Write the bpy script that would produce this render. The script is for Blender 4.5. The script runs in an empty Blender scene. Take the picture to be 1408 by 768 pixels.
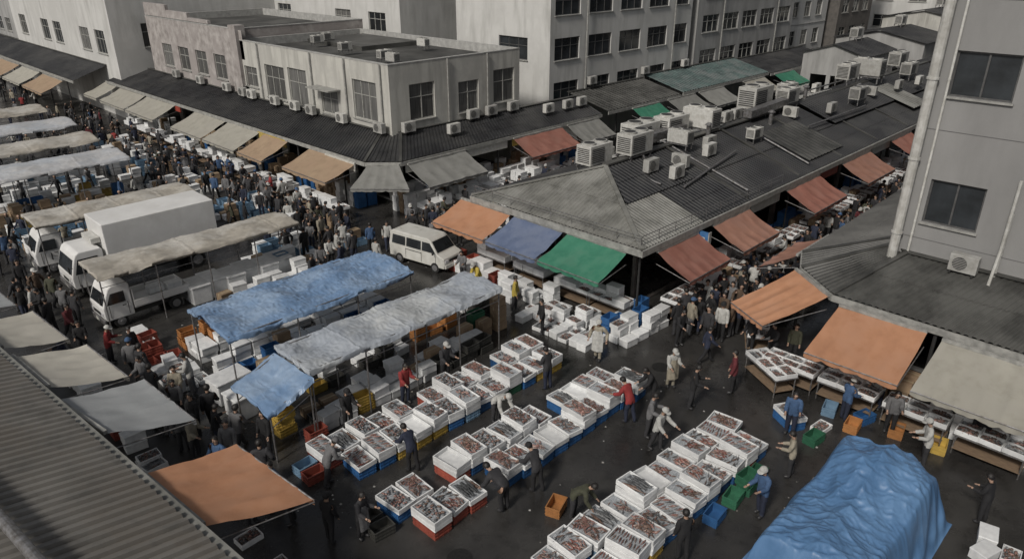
import bpy,bmesh,math,random
from mathutils import Vector,Matrix,noise
rd=random.Random(11)
D=math.radians
scn=bpy.context.scene
COL=scn.collection
KIDS={};TAG={};PROTOS=[]
# ------------------------------------------------------------------ materials
def mat(name,c,c2=None,sc=3,rough=.7,rr=.12,bump=0,bsc=20,metal=0,rnd=0,stretch=(1,1,1),lo=.35,hi=.65,bd=.02,trans=0,c3=None,sc3=.6):
    m=bpy.data.materials.new(name);m.use_nodes=True
    n=m.node_tree.nodes;l=m.node_tree.links
    b=n['Principled BSDF'];b.inputs['Metallic'].default_value=metal
    tc=n.new('ShaderNodeTexCoord');mp=n.new('ShaderNodeMapping');mp.inputs['Scale'].default_value=stretch
    l.new(tc.outputs['Object'],mp.inputs['Vector'])
    ns=n.new('ShaderNodeTexNoise');ns.inputs['Scale'].default_value=sc;ns.inputs['Detail'].default_value=6;ns.inputs['Roughness'].default_value=.6
    l.new(mp.outputs[0],ns.inputs['Vector'])
    rp=n.new('ShaderNodeValToRGB');rp.color_ramp.elements[0].position=lo;rp.color_ramp.elements[1].position=hi
    c2=c2 or tuple(x*.75 for x in c)
    rp.color_ramp.elements[0].color=(*c2,1);rp.color_ramp.elements[1].color=(*c,1)
    l.new(ns.outputs[0],rp.inputs[0]);out=rp.outputs[0]
    if c3:
        n3=n.new('ShaderNodeTexNoise');n3.inputs['Scale'].default_value=sc3;n3.inputs['Detail'].default_value=6;n3.inputs['Roughness'].default_value=.65
        l.new(tc.outputs['Object'],n3.inputs['Vector'])
        r3=n.new('ShaderNodeValToRGB');r3.color_ramp.elements[0].position=.46;r3.color_ramp.elements[1].position=.62
        l.new(n3.outputs[0],r3.inputs[0])
        mx=n.new('ShaderNodeMixRGB');mx.inputs[2].default_value=(*c3,1)
        l.new(r3.outputs[0],mx.inputs[0]);l.new(out,mx.inputs[1]);out=mx.outputs[0]
    if rnd:
        oi=n.new('ShaderNodeObjectInfo');mr=n.new('ShaderNodeMapRange')
        mr.inputs[3].default_value=1-rnd;mr.inputs[4].default_value=1+rnd*.6
        l.new(oi.outputs['Random'],mr.inputs[0])
        hs=n.new('ShaderNodeHueSaturation');l.new(mr.outputs[0],hs.inputs['Value']);l.new(out,hs.inputs['Color']);out=hs.outputs[0]
    l.new(out,b.inputs['Base Color'])
    r2=n.new('ShaderNodeMapRange');r2.inputs[3].default_value=max(.02,rough-rr);r2.inputs[4].default_value=min(1,rough+rr)
    l.new(ns.outputs[0],r2.inputs[0]);l.new(r2.outputs[0],b.inputs['Roughness'])
    if bump:
        nb=n.new('ShaderNodeTexNoise');nb.inputs['Scale'].default_value=bsc;nb.inputs['Detail'].default_value=4
        l.new(mp.outputs[0],nb.inputs['Vector'])
        bp=n.new('ShaderNodeBump');bp.inputs['Strength'].default_value=bump;bp.inputs['Distance'].default_value=bd
        l.new(nb.outputs[0],bp.inputs['Height']);l.new(bp.outputs[0],b.inputs['Normal'])
    if trans:
        tr=n.new('ShaderNodeBsdfTranslucent');l.new(out,tr.inputs[0])
        ms=n.new('ShaderNodeMixShader');ms.inputs[0].default_value=trans
        l.new(b.outputs[0],ms.inputs[1]);l.new(tr.outputs[0],ms.inputs[2]);l.new(ms.outputs[0],n['Material Output'].inputs[0])
    return m
M={}
def mm(k,*a,**kw): M[k]=mat(k,*a,**kw)
mm('wall_white',(.55,.55,.535),(.40,.40,.385),sc=1.4,rough=.85,stretch=(1,1,.2),bump=.15,bsc=12,c3=(.48,.48,.465),sc3=.3,lo=.3,hi=.55)
mm('wall_cream',(.48,.475,.44),(.27,.265,.245),sc=1.6,rough=.85,stretch=(1,1,.14),bump=.15,bsc=12,c3=(.39,.385,.36),sc3=.4,lo=.3,hi=.55)
mm('wall_pink',(.42,.395,.38),(.22,.20,.19),sc=1.4,rough=.9,bump=.3,bsc=6,c3=(.30,.275,.265),sc3=.5)
mm('wall_grey',(.36,.36,.355),(.25,.25,.245),sc=1.2,rough=.85,stretch=(1,1,.25),bump=.15)
mm('wall_tower',(.26,.26,.258),(.205,.205,.203),sc=.6,rough=.8,stretch=(1,1,.3),bump=.25,bsc=25,c3=(.225,.225,.222),sc3=.3)
mm('wall_dark',(.13,.12,.11),(.08,.075,.07),sc=2,rough=.8)
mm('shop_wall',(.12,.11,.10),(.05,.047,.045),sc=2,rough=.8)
mm('seam',(.13,.13,.13),rough=.8)
mm('ledge',(.40,.40,.385),(.27,.27,.26),sc=3,rough=.8)
mm('roof_dark',(.028,.029,.031),(.013,.013,.015),sc=.8,rough=.5,rr=.2,bump=.2,bsc=6,c3=(.044,.044,.044),sc3=.3)
mm('roof_grey',(.19,.19,.175),(.115,.115,.105),sc=1.5,rough=.55,c3=(.235,.235,.22),sc3=.5)
mm('roof_tower',(.062,.062,.058),(.033,.033,.031),sc=1.5,rough=.5,c3=(.085,.085,.08),sc3=.5)
mm('roof_near',(.25,.24,.22),(.15,.143,.13),sc=1.4,rough=.45,metal=.2,c3=(.18,.165,.145),sc3=.7)
mm('roof_green',(.085,.13,.125),(.045,.065,.065),sc=1.5,rough=.65,c3=(.12,.14,.14),sc3=.5)
mm('roof_flat',(.055,.055,.052),(.027,.027,.026),sc=.9,rough=.8,c3=(.085,.085,.08),sc3=.35)
mm('roof_pale',(.36,.36,.35),(.22,.22,.21),sc=2,rough=.6)
mm('trim',(.34,.34,.32),(.2,.2,.19),sc=4,rough=.6)
mm('steel',(.30,.30,.31),(.14,.13,.12),sc=8,rough=.45,metal=.6)
mm('dark_steel',(.06,.06,.06),rough=.5,metal=.5)
mm('ac_white',(.52,.52,.50),(.36,.355,.33),sc=4,rough=.5,rnd=.3)
mm('ac_dark',(.05,.05,.05),rough=.6)
mm('frame',(.38,.38,.36),(.27,.27,.25),sc=8,rough=.5)
mm('frame_dark',(.12,.12,.12),(.08,.08,.08),sc=8,rough=.5,metal=.3)
mm('glass',(.035,.04,.045),(.018,.02,.022),sc=1,rough=.1,rr=.05,rnd=.4)
mm('curtain',(.15,.15,.145),(.08,.08,.078),sc=2,rough=.2,stretch=(4,4,.3),rnd=.4)
mm('awn_orange',(.52,.265,.15),(.44,.22,.125),sc=2,rough=.8,bump=.2,bsc=60,trans=.2,rnd=.12,c3=(.48,.255,.155),sc3=1)
mm('awn_terracotta',(.36,.16,.12),(.29,.125,.095),sc=2,rough=.8,trans=.2,rnd=.15,c3=(.33,.16,.125),sc3=1)
mm('awn_salmon',(.44,.235,.17),(.36,.185,.135),sc=2,rough=.8,trans=.2,rnd=.1,c3=(.40,.22,.17),sc3=1)
mm('awn_blue',(.135,.175,.28),(.11,.145,.235),sc=2,rough=.7,trans=.15,c3=(.155,.19,.28),sc3=1)
mm('awn_green',(.05,.22,.14),(.04,.18,.115),sc=2,rough=.7,trans=.15,c3=(.07,.215,.145),sc3=1)
mm('awn_beige',(.44,.425,.37),(.35,.335,.29),sc=2,rough=.8,trans=.2,rnd=.15,c3=(.39,.375,.33),sc3=1)
mm('canvas_pale',(.54,.52,.46),(.45,.43,.38),sc=1.5,rough=.85,trans=.2,rnd=.1,c3=(.49,.47,.42),sc3=.8,bump=.2,bsc=10)
mm('canvas_grey',(.40,.42,.43),(.33,.345,.355),sc=1.5,rough=.8,trans=.2,c3=(.36,.375,.385),sc3=.8,bump=.2,bsc=10)
mm('awn_grey',(.29,.29,.275),(.22,.22,.205),sc=2,rough=.8,trans=.2,rnd=.15,c3=(.25,.25,.235),sc3=1)
mm('awn_tan',(.42,.31,.21),(.34,.245,.165),sc=2,rough=.8,trans=.2,c3=(.38,.27,.185),sc3=1)
mm('tarp_blue',(.18,.28,.44),(.14,.23,.38),sc=1.2,rough=.38,rr=.08,bump=.35,bsc=14,bd=.02,c3=(.25,.34,.47),sc3=.5,trans=.08)  # paler noise patches paint the sheet's whitish sheen into its colour
mm('tarp_deep',(.085,.18,.34),(.065,.145,.28),sc=1.5,rough=.45,rr=.08,bump=.3,bsc=10,bd=.02,c3=(.10,.20,.36),sc3=.7)
mm('tarp_pale',(.37,.40,.44),(.31,.345,.395),sc=1.0,rough=.36,rr=.08,bump=.35,bsc=14,bd=.02,c3=(.43,.45,.46),sc3=.4,trans=.08)
mm('tarp_white',(.50,.50,.50),(.42,.43,.45),sc=1.3,rough=.5,rr=.1,bump=.4,bsc=10,bd=.02,c3=(.44,.47,.51),sc3=.4,trans=.08)
mm('tarp_tan',(.43,.40,.345),(.33,.305,.265),sc=2,rough=.6,bump=.4,bsc=10,bd=.02,c3=(.48,.465,.43),sc3=.5,trans=.1)
mm('foam',(.72,.73,.73),(.58,.59,.595),sc=5,rough=.6,rnd=.2,bump=.1,bsc=80,bd=.004)
mm('ice',(.46,.48,.50),(.22,.24,.26),sc=30,rough=.25,bump=.8,bsc=50,bd=.02)
mm('crate_blue',(.035,.12,.29),(.025,.085,.21),sc=4,rough=.45,rnd=.3)
mm('crate_yellow',(.50,.35,.08),(.37,.25,.06),sc=4,rough=.45,rnd=.25)
mm('crate_green',(.035,.14,.08),(.025,.095,.055),sc=4,rough=.45,rnd=.3)
mm('crate_red',(.31,.08,.055),(.23,.06,.045),sc=4,rough=.45,rnd=.3)
mm('crate_orange',(.44,.20,.07),(.33,.15,.055),sc=4,rough=.5,rnd=.25)
mm('crate_black',(.06,.06,.055),rough=.5,rnd=.3)
mm('crate_lightblue',(.19,.30,.41),(.13,.22,.32),sc=4,rough=.5,rnd=.2)
mm('cardboard',(.33,.24,.155),(.24,.17,.11),sc=3,rough=.85,rnd=.3)
mm('wood',(.24,.17,.11),(.13,.09,.06),sc=4,rough=.8,stretch=(1,8,8))
mm('tape',(.42,.34,.22),rough=.4)
for k,c in dict(fish_pink=(.38,.21,.18),fish_red=(.25,.09,.07),fish_silver=(.27,.275,.28),fish_grey=(.12,.125,.13),fish_brown=(.18,.12,.095),fish_pale=(.44,.33,.29)).items():
    mm(k,c,tuple(x*.5 for x in c),sc=14,rough=.28,rnd=.3)
mm('skin',(.42,.28,.21),(.34,.22,.16),sc=8,rough=.55)
mm('eye',(.02,.015,.012),rough=.3)
mm('hair_black',(.014,.012,.011),rough=.5,bump=.5,bsc=60)
mm('rubber',(.03,.03,.032),rough=.5)
CL=dict(black=(.016,.016,.018),charcoal=(.036,.036,.04),navy=(.02,.026,.05),grey=(.15,.15,.155),white=(.46,.46,.44),red=(.28,.035,.035),beige=(.31,.28,.22),blue=(.05,.10,.20),olive=(.06,.062,.04),yellow=(.48,.37,.07),brown=(.09,.06,.04),green=(.03,.09,.05),dark_red=(.11,.02,.025))
for k,c in CL.items(): mm('cloth_'+k,c,tuple(x*.7 for x in c),sc=10,rough=.85,bump=.5,bsc=14,bd=.02,rnd=.15)
mm('truck_white',(.72,.72,.71),(.64,.64,.63),sc=1.2,rough=.35,rr=.1,c3=(.62,.615,.60),sc3=.7)
mm('van_white',(.56,.56,.53),(.47,.465,.43),sc=2,rough=.3,rr=.1)
mm('tyre',(.02,.02,.02),rough=.8)
mm('rim',(.35,.35,.36),rough=.4,metal=.6)
mm('lamp_glass',(.6,.6,.62),rough=.1)
mm('lamp_red',(.35,.02,.02),rough=.2)
mm('sign_blue',(.06,.17,.36),(.04,.12,.28),sc=5,rough=.4)
mm('sign_white',(.55,.55,.52),(.42,.41,.37),sc=6,rough=.5)
mm('sign_red',(.33,.06,.04),rough=.5)
mm('sign_yellow',(.48,.36,.10),rough=.5)
mm('line_paint',(.20,.20,.19),(.04,.04,.04),sc=6,rough=.6,lo=.45,hi=.7)
mm('iron',(.05,.048,.045),(.03,.03,.03),sc=20,rough=.5,metal=.6,bump=.6,bsc=40)
mm('litter',(.45,.45,.44),(.2,.19,.17),sc=1,rough=.7)
def asphalt():
    m=bpy.data.materials.new('wet_asphalt');m.use_nodes=True;n=m.node_tree.nodes;l=m.node_tree.links;b=n['Principled BSDF']
    tc=n.new('ShaderNodeTexCoord')
    def nz(s,d=6,r=.6):
        x=n.new('ShaderNodeTexNoise');x.inputs['Scale'].default_value=s;x.inputs['Detail'].default_value=d;x.inputs['Roughness'].default_value=r;l.new(tc.outputs['Object'],x.inputs['Vector']);return x
    def ramp(src,a,b2,ca,cb):
        r=n.new('ShaderNodeValToRGB');r.color_ramp.elements[0].position=a;r.color_ramp.elements[1].position=b2;r.color_ramp.elements[0].color=(*ca,1);r.color_ramp.elements[1].color=(*cb,1);l.new(src,r.inputs[0]);return r
    a=nz(.35);g=nz(60,3);w=nz(.3,7,.72);st=nz(2.2,8,.7)
    r1=ramp(a.outputs[0],.35,.65,(.030,.029,.028),(.060,.058,.055))
    r2=ramp(g.outputs[0],.4,.7,(.6,.6,.6),(1.3,1.3,1.3))
    r3=ramp(st.outputs[0],.5,.72,(1,1,1),(.5,.5,.5))
    m1=n.new('ShaderNodeMixRGB');m1.blend_type='MULTIPLY';m1.inputs[0].default_value=1;l.new(r1.outputs[0],m1.inputs[1]);l.new(r2.outputs[0],m1.inputs[2])
    m2=n.new('ShaderNodeMixRGB');m2.blend_type='MULTIPLY';m2.inputs[0].default_value=1;l.new(m1.outputs[0],m2.inputs[1]);l.new(r3.outputs[0],m2.inputs[2])
    l.new(m2.outputs[0],b.inputs['Base Color'])
    rr=ramp(w.outputs[0],.40,.56,(.5,)*3,(.13,)*3);l.new(rr.outputs[0],b.inputs['Roughness'])
    bp=n.new('ShaderNodeBump');bp.inputs['Strength'].default_value=.35;bp.inputs['Distance'].default_value=.008;l.new(g.outputs[0],bp.inputs['Height']);l.new(bp.outputs[0],b.inputs['Normal'])
    return m
M['asphalt']=asphalt()
# ------------------------------------------------------------------ mesh builder
class MB:
    def __init__(s): s.v=[];s.f=[];s.m=[]
    def add(s,vs,fs,m=0):
        o=len(s.v);s.v+= [tuple(p) for p in vs];s.f+=[tuple(i+o for i in f) for f in fs];s.m+=[m]*len(fs)
    def box(s,x0,y0,z0,x1,y1,z1,m=0,t=0):
        s.add([(x0,y0,z0),(x1,y0,z0),(x1,y1,z0),(x0,y1,z0),(x0+t,y0+t,z1),(x1-t,y0+t,z1),(x1-t,y1-t,z1),(x0+t,y1-t,z1)],[(3,2,1,0),(4,5,6,7),(0,1,5,4),(1,2,6,5),(2,3,7,6),(3,0,4,7)],m)
    def quad(s,a,b,c,d,m=0): s.add([a,b,c,d],[(0,1,2,3)],m)
    def cyl(s,p0,p1,r0,r1=None,n=8,m=0):
        p0=Vector(p0);p1=Vector(p1);r1=r0 if r1 is None else r1
        d=(p1-p0).normalized();u=d.orthogonal().normalized();w=d.cross(u)
        vs=[]
        for p,r in((p0,r0),(p1,r1)):
            for i in range(n):
                a=2*math.pi*i/n;vs.append(p+(u*math.cos(a)+w*math.sin(a))*r)
        s.add(vs,[(i,(i+1)%n,n+(i+1)%n,n+i) for i in range(n)]+[tuple(range(n-1,-1,-1)),tuple(range(n,2*n))],m)
    def beam(s,p0,p1,w,h,m=0):
        p0=Vector(p0);p1=Vector(p1);d=(p1-p0).normalized();sd=d.cross(Vector((0,0,1)))
        if sd.length<.01: sd=Vector((1,0,0))
        sd=sd.normalized()*w/2;up=sd.normalized().cross(d).normalized()*h/2
        s.add([p0-sd-up,p0+sd-up,p0+sd+up,p0-sd+up,p1-sd-up,p1+sd-up,p1+sd+up,p1-sd+up],[(0,3,2,1),(4,5,6,7),(0,1,5,4),(1,2,6,5),(2,3,7,6),(3,0,4,7)],m)
    def grid(s,fn,nu,nv,m=0):
        vs=[fn(i/nu,j/nv) for j in range(nv+1) for i in range(nu+1)]
        s.add(vs,[(j*(nu+1)+i,j*(nu+1)+i+1,(j+1)*(nu+1)+i+1,(j+1)*(nu+1)+i) for j in range(nv) for i in range(nu)],m)
    def ell(s,c,rx,ry,rz,n=8,k=5,m=0,rot=None):
        vs=[];c=Vector(c)
        for j in range(k+1):
            t=math.pi*j/k
            for i in range(n):
                a=2*math.pi*i/n;p=Vector((rx*math.sin(t)*math.cos(a),ry*math.sin(t)*math.sin(a),rz*math.cos(t)))
                if rot: p=rot@p
                vs.append(c+p)
        s.add(vs,[(j*n+i,(j+1)*n+i,(j+1)*n+(i+1)%n,j*n+(i+1)%n) for j in range(k) for i in range(n)],m)
    def prism(s,prof,w,m=0,taper=0,zb=1):
        n=len(prof);hw=lambda z:w/2-max(0,z-zb)*taper
        s.add([(x,-hw(z),z) for x,z in prof]+[(x,hw(z),z) for x,z in prof],[tuple(range(n)),tuple(range(2*n-1,n-1,-1))]+[(i,n+i,n+(i+1)%n,(i+1)%n) for i in range(n)],m)
    def build(s,name,mats,link=True,smooth=False,bev=0,fix=True):
        me=bpy.data.meshes.new(name);me.from_pydata(s.v,[],s.f)
        for k in mats: me.materials.append(M[k] if isinstance(k,str) else k)
        me.polygons.foreach_set('material_index',s.m)
        if fix or bev:
            bm=bmesh.new();bm.from_mesh(me)
            bmesh.ops.recalc_face_normals(bm,faces=bm.faces)
            if bev: bmesh.ops.bevel(bm,geom=bm.edges[:],offset=bev,segments=2,affect='EDGES',profile=.5,clamp_overlap=True)
            bm.to_mesh(me);bm.free()
        if smooth: me.polygons.foreach_set('use_smooth',[True]*len(me.polygons))
        me.update()
        o=bpy.data.objects.new(name,me)
        if link: COL.objects.link(o)
        return o
def thing(o,label,cat,group=None,kind=None):
    o['label']=label;o['category']=cat
    if group:o['group']=group
    if kind:o['kind']=kind
    return o
def empty(name,x,y,z=0):
    e=bpy.data.objects.new(name,None);e.location=(x,y,z);e.empty_display_size=.3;COL.objects.link(e);return e
def adopt(c,root):
    c.parent=root
    c.location=Vector(c.location)-Vector(root.location)
    return c
def proto(o,*kids):
    PROTOS.append(o);KIDS[o.name]=[]
    for k in kids:
        KIDS[o.name].append(k);PROTOS.append(k)
        if k.name not in KIDS: KIDS[k.name]=[]
    return o
def inst(p,x,y,z=0,rz=0,sc=1,tx=0,ty=0,kids=None,mats=None,parent=None):
    o=p.copy();COL.objects.link(o);o.location=(x,y,z);o.rotation_euler=(tx,ty,D(rz));o.scale=(sc,sc,sc) if not isinstance(sc,tuple) else sc
    def rec(pp,oo):
        for k in KIDS.get(pp.name,[]):
            t=TAG.get(k.name)
            if kids is not None and t is not None and t not in kids: continue
            c=k.copy();COL.objects.link(c);c.parent=oo
            if mats and t in mats:
                c.material_slots[0].link='OBJECT';c.material_slots[0].material=mats[t]
            rec(k,c)
    rec(p,o)
    if parent: adopt(o,parent)
    return o
# ------------------------------------------------------------------ people
def skin_mesh(V,E,Rr,lv=2):
    me=bpy.data.meshes.new('tmp');me.from_pydata(V,E,[])
    ob=bpy.data.objects.new('tmp',me);COL.objects.link(ob)
    md=ob.modifiers.new('s','SKIN');md.use_smooth_shade=True;md.branch_smoothing=.4
    sv=me.skin_vertices[0].data
    for i,r in enumerate(Rr): sv[i].radius=(r,r)
    sv[0].use_root=True
    sb=ob.modifiers.new('u','SUBSURF');sb.levels=lv;sb.render_levels=lv
    dg=bpy.context.evaluated_depsgraph_get()
    m2=bpy.data.meshes.new_from_object(ob.evaluated_get(dg))
    bpy.data.objects.remove(ob);bpy.data.meshes.remove(me)
    return m2
def segdist(p,a,b):
    ab=b-a;t=max(0,min(1,(p-a).dot(ab)/max(ab.length_squared,1e-9)));return (p-(a+ab*t)).length
PPL={};POSEHAND={};LOW={}
def person_proto(key,lean=3,legs=((4,4),(-4,6)),arms=((5,8,15),(5,8,15)),look=0):
    V=[];E=[];Rr=[];B=[]
    def add(p,r,par=None,reg=None):
        V.append(Vector(p));Rr.append(r);i=len(V)-1
        if par is not None: E.append((par,i));B.append((par,i,reg))
        return i
    L=D(lean);d=Vector((math.sin(L),0,math.cos(L)))
    pel=add((0,0,0),.128)
    wa=add(d*.17,.115,pel,'torso');ch=add(d*.35,.135,wa,'torso');nb=add(d*.49,.068,ch,'torso')
    ha=L*.6+D(look);hd=Vector((math.sin(ha),0,math.cos(ha)));hf=Vector((math.cos(ha),0,-math.sin(ha)))
    nk=add(V[nb]+hd*.07,.052,nb,'head');h1=add(V[nk]+hd*.08+hf*.012,.088,nk,'head');h2=add(V[h1]+hd*.09,.078,h1,'head')
    tips=[]
    for s,(p,ab,e) in zip((1,-1),arms):
        p=D(p);ab=D(ab);e=D(e)
        sh=add(V[ch]+d*.075+Vector((0,s*.175,0)),.066,ch,'torso')
        dr=Vector((math.sin(p)*math.cos(ab),s*math.sin(ab),-math.cos(p)*math.cos(ab)))
        el=add(V[sh]+dr*.27,.047,sh,'arm')
        df=Vector((math.sin(p+e),s*math.sin(ab)*.2,-math.cos(p+e))).normalized()
        wr=add(V[el]+df*.24,.031,el,'arm');pa=add(V[wr]+df*.07,(.034),wr,'hand')
        tips.append((V[pa],df,s))
    feet=[]
    for s,(q,k) in zip((1,-1),legs):
        q=D(q);k=D(k)
        hp=add((0,s*.092,-.05),.096,pel,'leg')
        kn=add(V[hp]+Vector((math.sin(q),s*.02,-math.cos(q)))*.41,.064,hp,'leg')
        an=add(V[kn]+Vector((math.sin(q-k),0,-math.cos(q-k)))*.40,.046,kn,'leg')
        to=add(V[an]+Vector((.14,s*.02,-.035)),.042,an,'foot');feet.append(V[an].z)
    dz=-min(feet)+.085
    up=Vector((0,0,dz))
    def regions(me):
        reg=[]
        for f in me.polygons:
            c=f.center;best=min(B,key=lambda b:segdist(c,V[b[0]],V[b[1]])-min(Rr[b[0]],Rr[b[1]])*.6);r=best[2]
            reg.append(r)
        return reg
    lo=skin_mesh(V,E,[r*1.12 for r in Rr],1)
    rl=regions(lo)
    code=[]
    for f,r in zip(lo.polygons,rl):
        if r=='head': code.append('hair' if (f.center-V[h1]).dot(hf)<.02 or (f.center-V[h1]).dot(hd)>.1 else 'skin')
        elif r=='hand': code.append('skin')
        elif r in('leg','foot'): code.append('trousers' if f.center.z<-.1 else 'jacket')
        else: code.append('jacket')
    LOW[key]=([v.co+up for v in lo.vertices],[tuple(f.vertices) for f in lo.polygons],code)
    me=skin_mesh(V,E,Rr)
    pts=[v.co.copy() for v in me.vertices];nr=[v.normal.copy() for v in me.vertices]
    reg=regions(me)
    fs=[tuple(f.vertices) for f in me.polygons]
    b=MB();b.add([p+up for p in pts],fs,0)
    for pa,df,s in tips:   # five fingers rooted in the palm
        side=Vector((0,1,0));nrm=df.cross(side)
        for i,ln in enumerate((.062,.075,.07,.055)):
            o=pa+side*(i-1.5)*.017+df*.015;m1=o+df*ln*.6;m2=m1+(df*.8+Vector((.5,0,-.1)))*ln*.45
            b.cyl(o+up,m1+up,.009,.0085,5);b.cyl(m1+up,m2+up,.0085,.006,5)
        o=pa-df*.03+Vector((.02,-s*.015,0));m1=o+(df*.6+Vector((.6,-s*.3,0)))*.035;b.cyl(o+up,m1+up,.011,.009,5);b.cyl(m1+up,m1+df*.03+up,.009,.007,5)
    hc=V[h1]+hd*.035+up;rm=Matrix((hf,Vector((0,1,0)),hd)).transposed()
    b.ell(hc+hf*.088-hd*.018,.022,.014,.022,6,4,0,rm)
    for s in(1,-1):
        b.ell(hc+hf*.076+Vector((0,s*.03,0))+hd*.008,.012,.014,.008,6,4,1,rm)
        b.ell(hc+Vector((0,s*.088,0))-hd*.01,.022,.012,.032,6,4,0,rm)
    b.ell(hc+hf*.078-hd*.052,.012,.024,.006,6,4,2,rm)
    body=b.build('person',['skin','eye','fish_pink'],link=False,smooth=True,fix=False)
    def sub(cond,inf,name,m):
        vm={};vs=[];ff=[]
        for f,r in zip(fs,reg):
            if cond(sum((pts[i] for i in f),Vector())/len(f),r):
                nf=[]
                for i in f:
                    if i not in vm:
                        vm[i]=len(vs);w=pts[i]
                        k=inf+.008*noise.noise(w*9)
                        vs.append(w+nr[i]*k+up)
                    nf.append(vm[i])
                ff.append(tuple(nf))
        q=MB();q.add(vs,ff,0);return q.build(name,[m],link=False,smooth=True,fix=False)
    jk=sub(lambda c,r:r in('torso','arm') or (r=='leg' and c.z>-.13),.026,'jacket','cloth_black');TAG[jk.name]='jacket'
    tr=sub(lambda c,r:r=='leg' or (r=='torso' and c.dot(d)<.1),.014,'trousers','cloth_black');TAG[tr.name]='trousers'
    bo=[sub(lambda c,r,s=s:r=='foot' and c.y*s>0,.012,'boot','rubber') for s in(1,-1)]
    def cap(r,cond,name,m,brim=False):
        q=MB();n=12;k=8;vs=[]
        for j in range(k+1):
            t=math.pi*j/k
            for i in range(n):
                a=2*math.pi*i/n;vs.append(Vector((math.sin(t)*math.cos(a),math.sin(t)*math.sin(a),math.cos(t))))
        ff=[(j*n+i,(j+1)*n+i,(j+1)*n+(i+1)%n,j*n+(i+1)%n) for j in range(k) for i in range(n)]
        ff=[f for f in ff if cond(sum((vs[x] for x in f),Vector())/4)]
        w=[hc+hd*.012+rm@Vector((v.x*r*1.08,v.y*r,v.z*r*1.12))*(1+.04*noise.noise(v*3)) for v in vs]
        q.add(w,ff,0)
        if brim:
            bs=[hc+hd*.035+rm@Vector((r*1.0*math.cos(a),r*math.sin(a),0)) for a in [D(x) for x in range(-60,61,20)]]
            bo2=[hc+hd*.02+rm@Vector((r*1.75*math.cos(a*.8),r*1.0*math.sin(a),0)) for a in [D(x) for x in range(-60,61,20)]]
            q.add(bs+bo2,[(i,i+1,8+i,7+i) for i in range(6)],0)
        return q.build(name,[m],link=False,smooth=True,fix=False)
    hr=cap(.106,lambda v:v.z*.8-v.x*.75>-.12,'hair','hair_black');TAG[hr.name]='hair'
    cp=cap(.112,lambda v:v.z>.05,'cap','cloth_white',True);TAG[cp.name]='cap'
    q=MB()
    line=[V[ch]+Vector((d.z,0,-d.x))*.165,V[wa]+Vector((d.z,0,-d.x))*.155,V[pel]+Vector((.17,0,0)),Vector((.19,0,-.25)),Vector((.2,0,-.5))]
    def fn(u,v):
        t=v*4;i=min(3,int(t));p=line[i].lerp(line[i+1],t-i);y=(u-.5)*2
        wd=.12+.1*min(1,v*3);return p+up+Vector((-.09*y*y+.012*math.sin(u*14),y*wd,0))
    q.grid(fn,8,8);apn=q.build('apron',['cloth_white'],link=False,smooth=True,fix=False);TAG[apn.name]='apron'
    proto(body,jk,tr,*bo,hr,cp,apn)
    PPL[key]=body
    POSEHAND[key]=((tips[0][0]+tips[1][0])/2+up)*.95
person_proto('stand')
person_proto('stand2',lean=5,legs=((2,3),(-3,5)),arms=((18,6,75),(14,8,60)),look=15)
person_proto('hips',lean=0,legs=((6,4),(-5,4)),arms=((-18,32,55),(-12,30,50)),look=5)
person_proto('walk',lean=6,legs=((24,8),(-18,18)),arms=((-22,8,22),(24,8,30)))
person_proto('walk2',lean=5,legs=((-16,22),(20,5)),arms=((20,8,28),(-20,10,20)),look=8)
person_proto('bend',lean=62,legs=((8,14),(2,10)),arms=((20,6,20),(5,8,30)),look=15)
person_proto('lean',lean=28,legs=((10,12),(-8,8)),arms=((25,6,40),(15,8,50)),look=20)
person_proto('reach',lean=14,legs=((10,6),(-10,8)),arms=((38,8,30),(15,8,40)),look=12)
person_proto('carry',lean=-2,legs=((14,8),(-10,10)),arms=((12,4,74),(12,4,74)),look=4)
NP=0;DESC=dict(stand='standing',stand2='standing hands together',hips='standing hands on hips',walk='walking',walk2='walking',bend='bending over',lean='leaning forward',reach='reaching out',carry='carrying a foam box')
SPOT=[]
def person(x,y,rot,pose,jc,tc='charcoal',hat='hair',apron=None,where='in the market',sc=None):
    global NP
    NP+=1
    mats={'jacket':M['cloth_'+jc],'trousers':M['cloth_'+tc]}
    kids={'jacket','trousers'}
    if hat=='hair': kids.add('hair')
    else: kids.add('hair');kids.add('cap');mats['cap']=M['cloth_'+hat]
    if apron: kids.add('apron');mats['apron']=M['cloth_'+apron]
    s=sc or rd.uniform(.90,.99)
    o=inst(PPL[pose],x,y,0,rot,s,kids=kids,mats=mats)
    lb='person in %s jacket'%jc.replace('_',' ')+(', %s apron'%apron if apron else '')+' '+DESC[pose]
    if len((lb+' '+where).split())<=12: lb+=' '+where
    thing(o,lb,'person','people in the market')
    SPOT.append((x,y))
    return o
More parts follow.
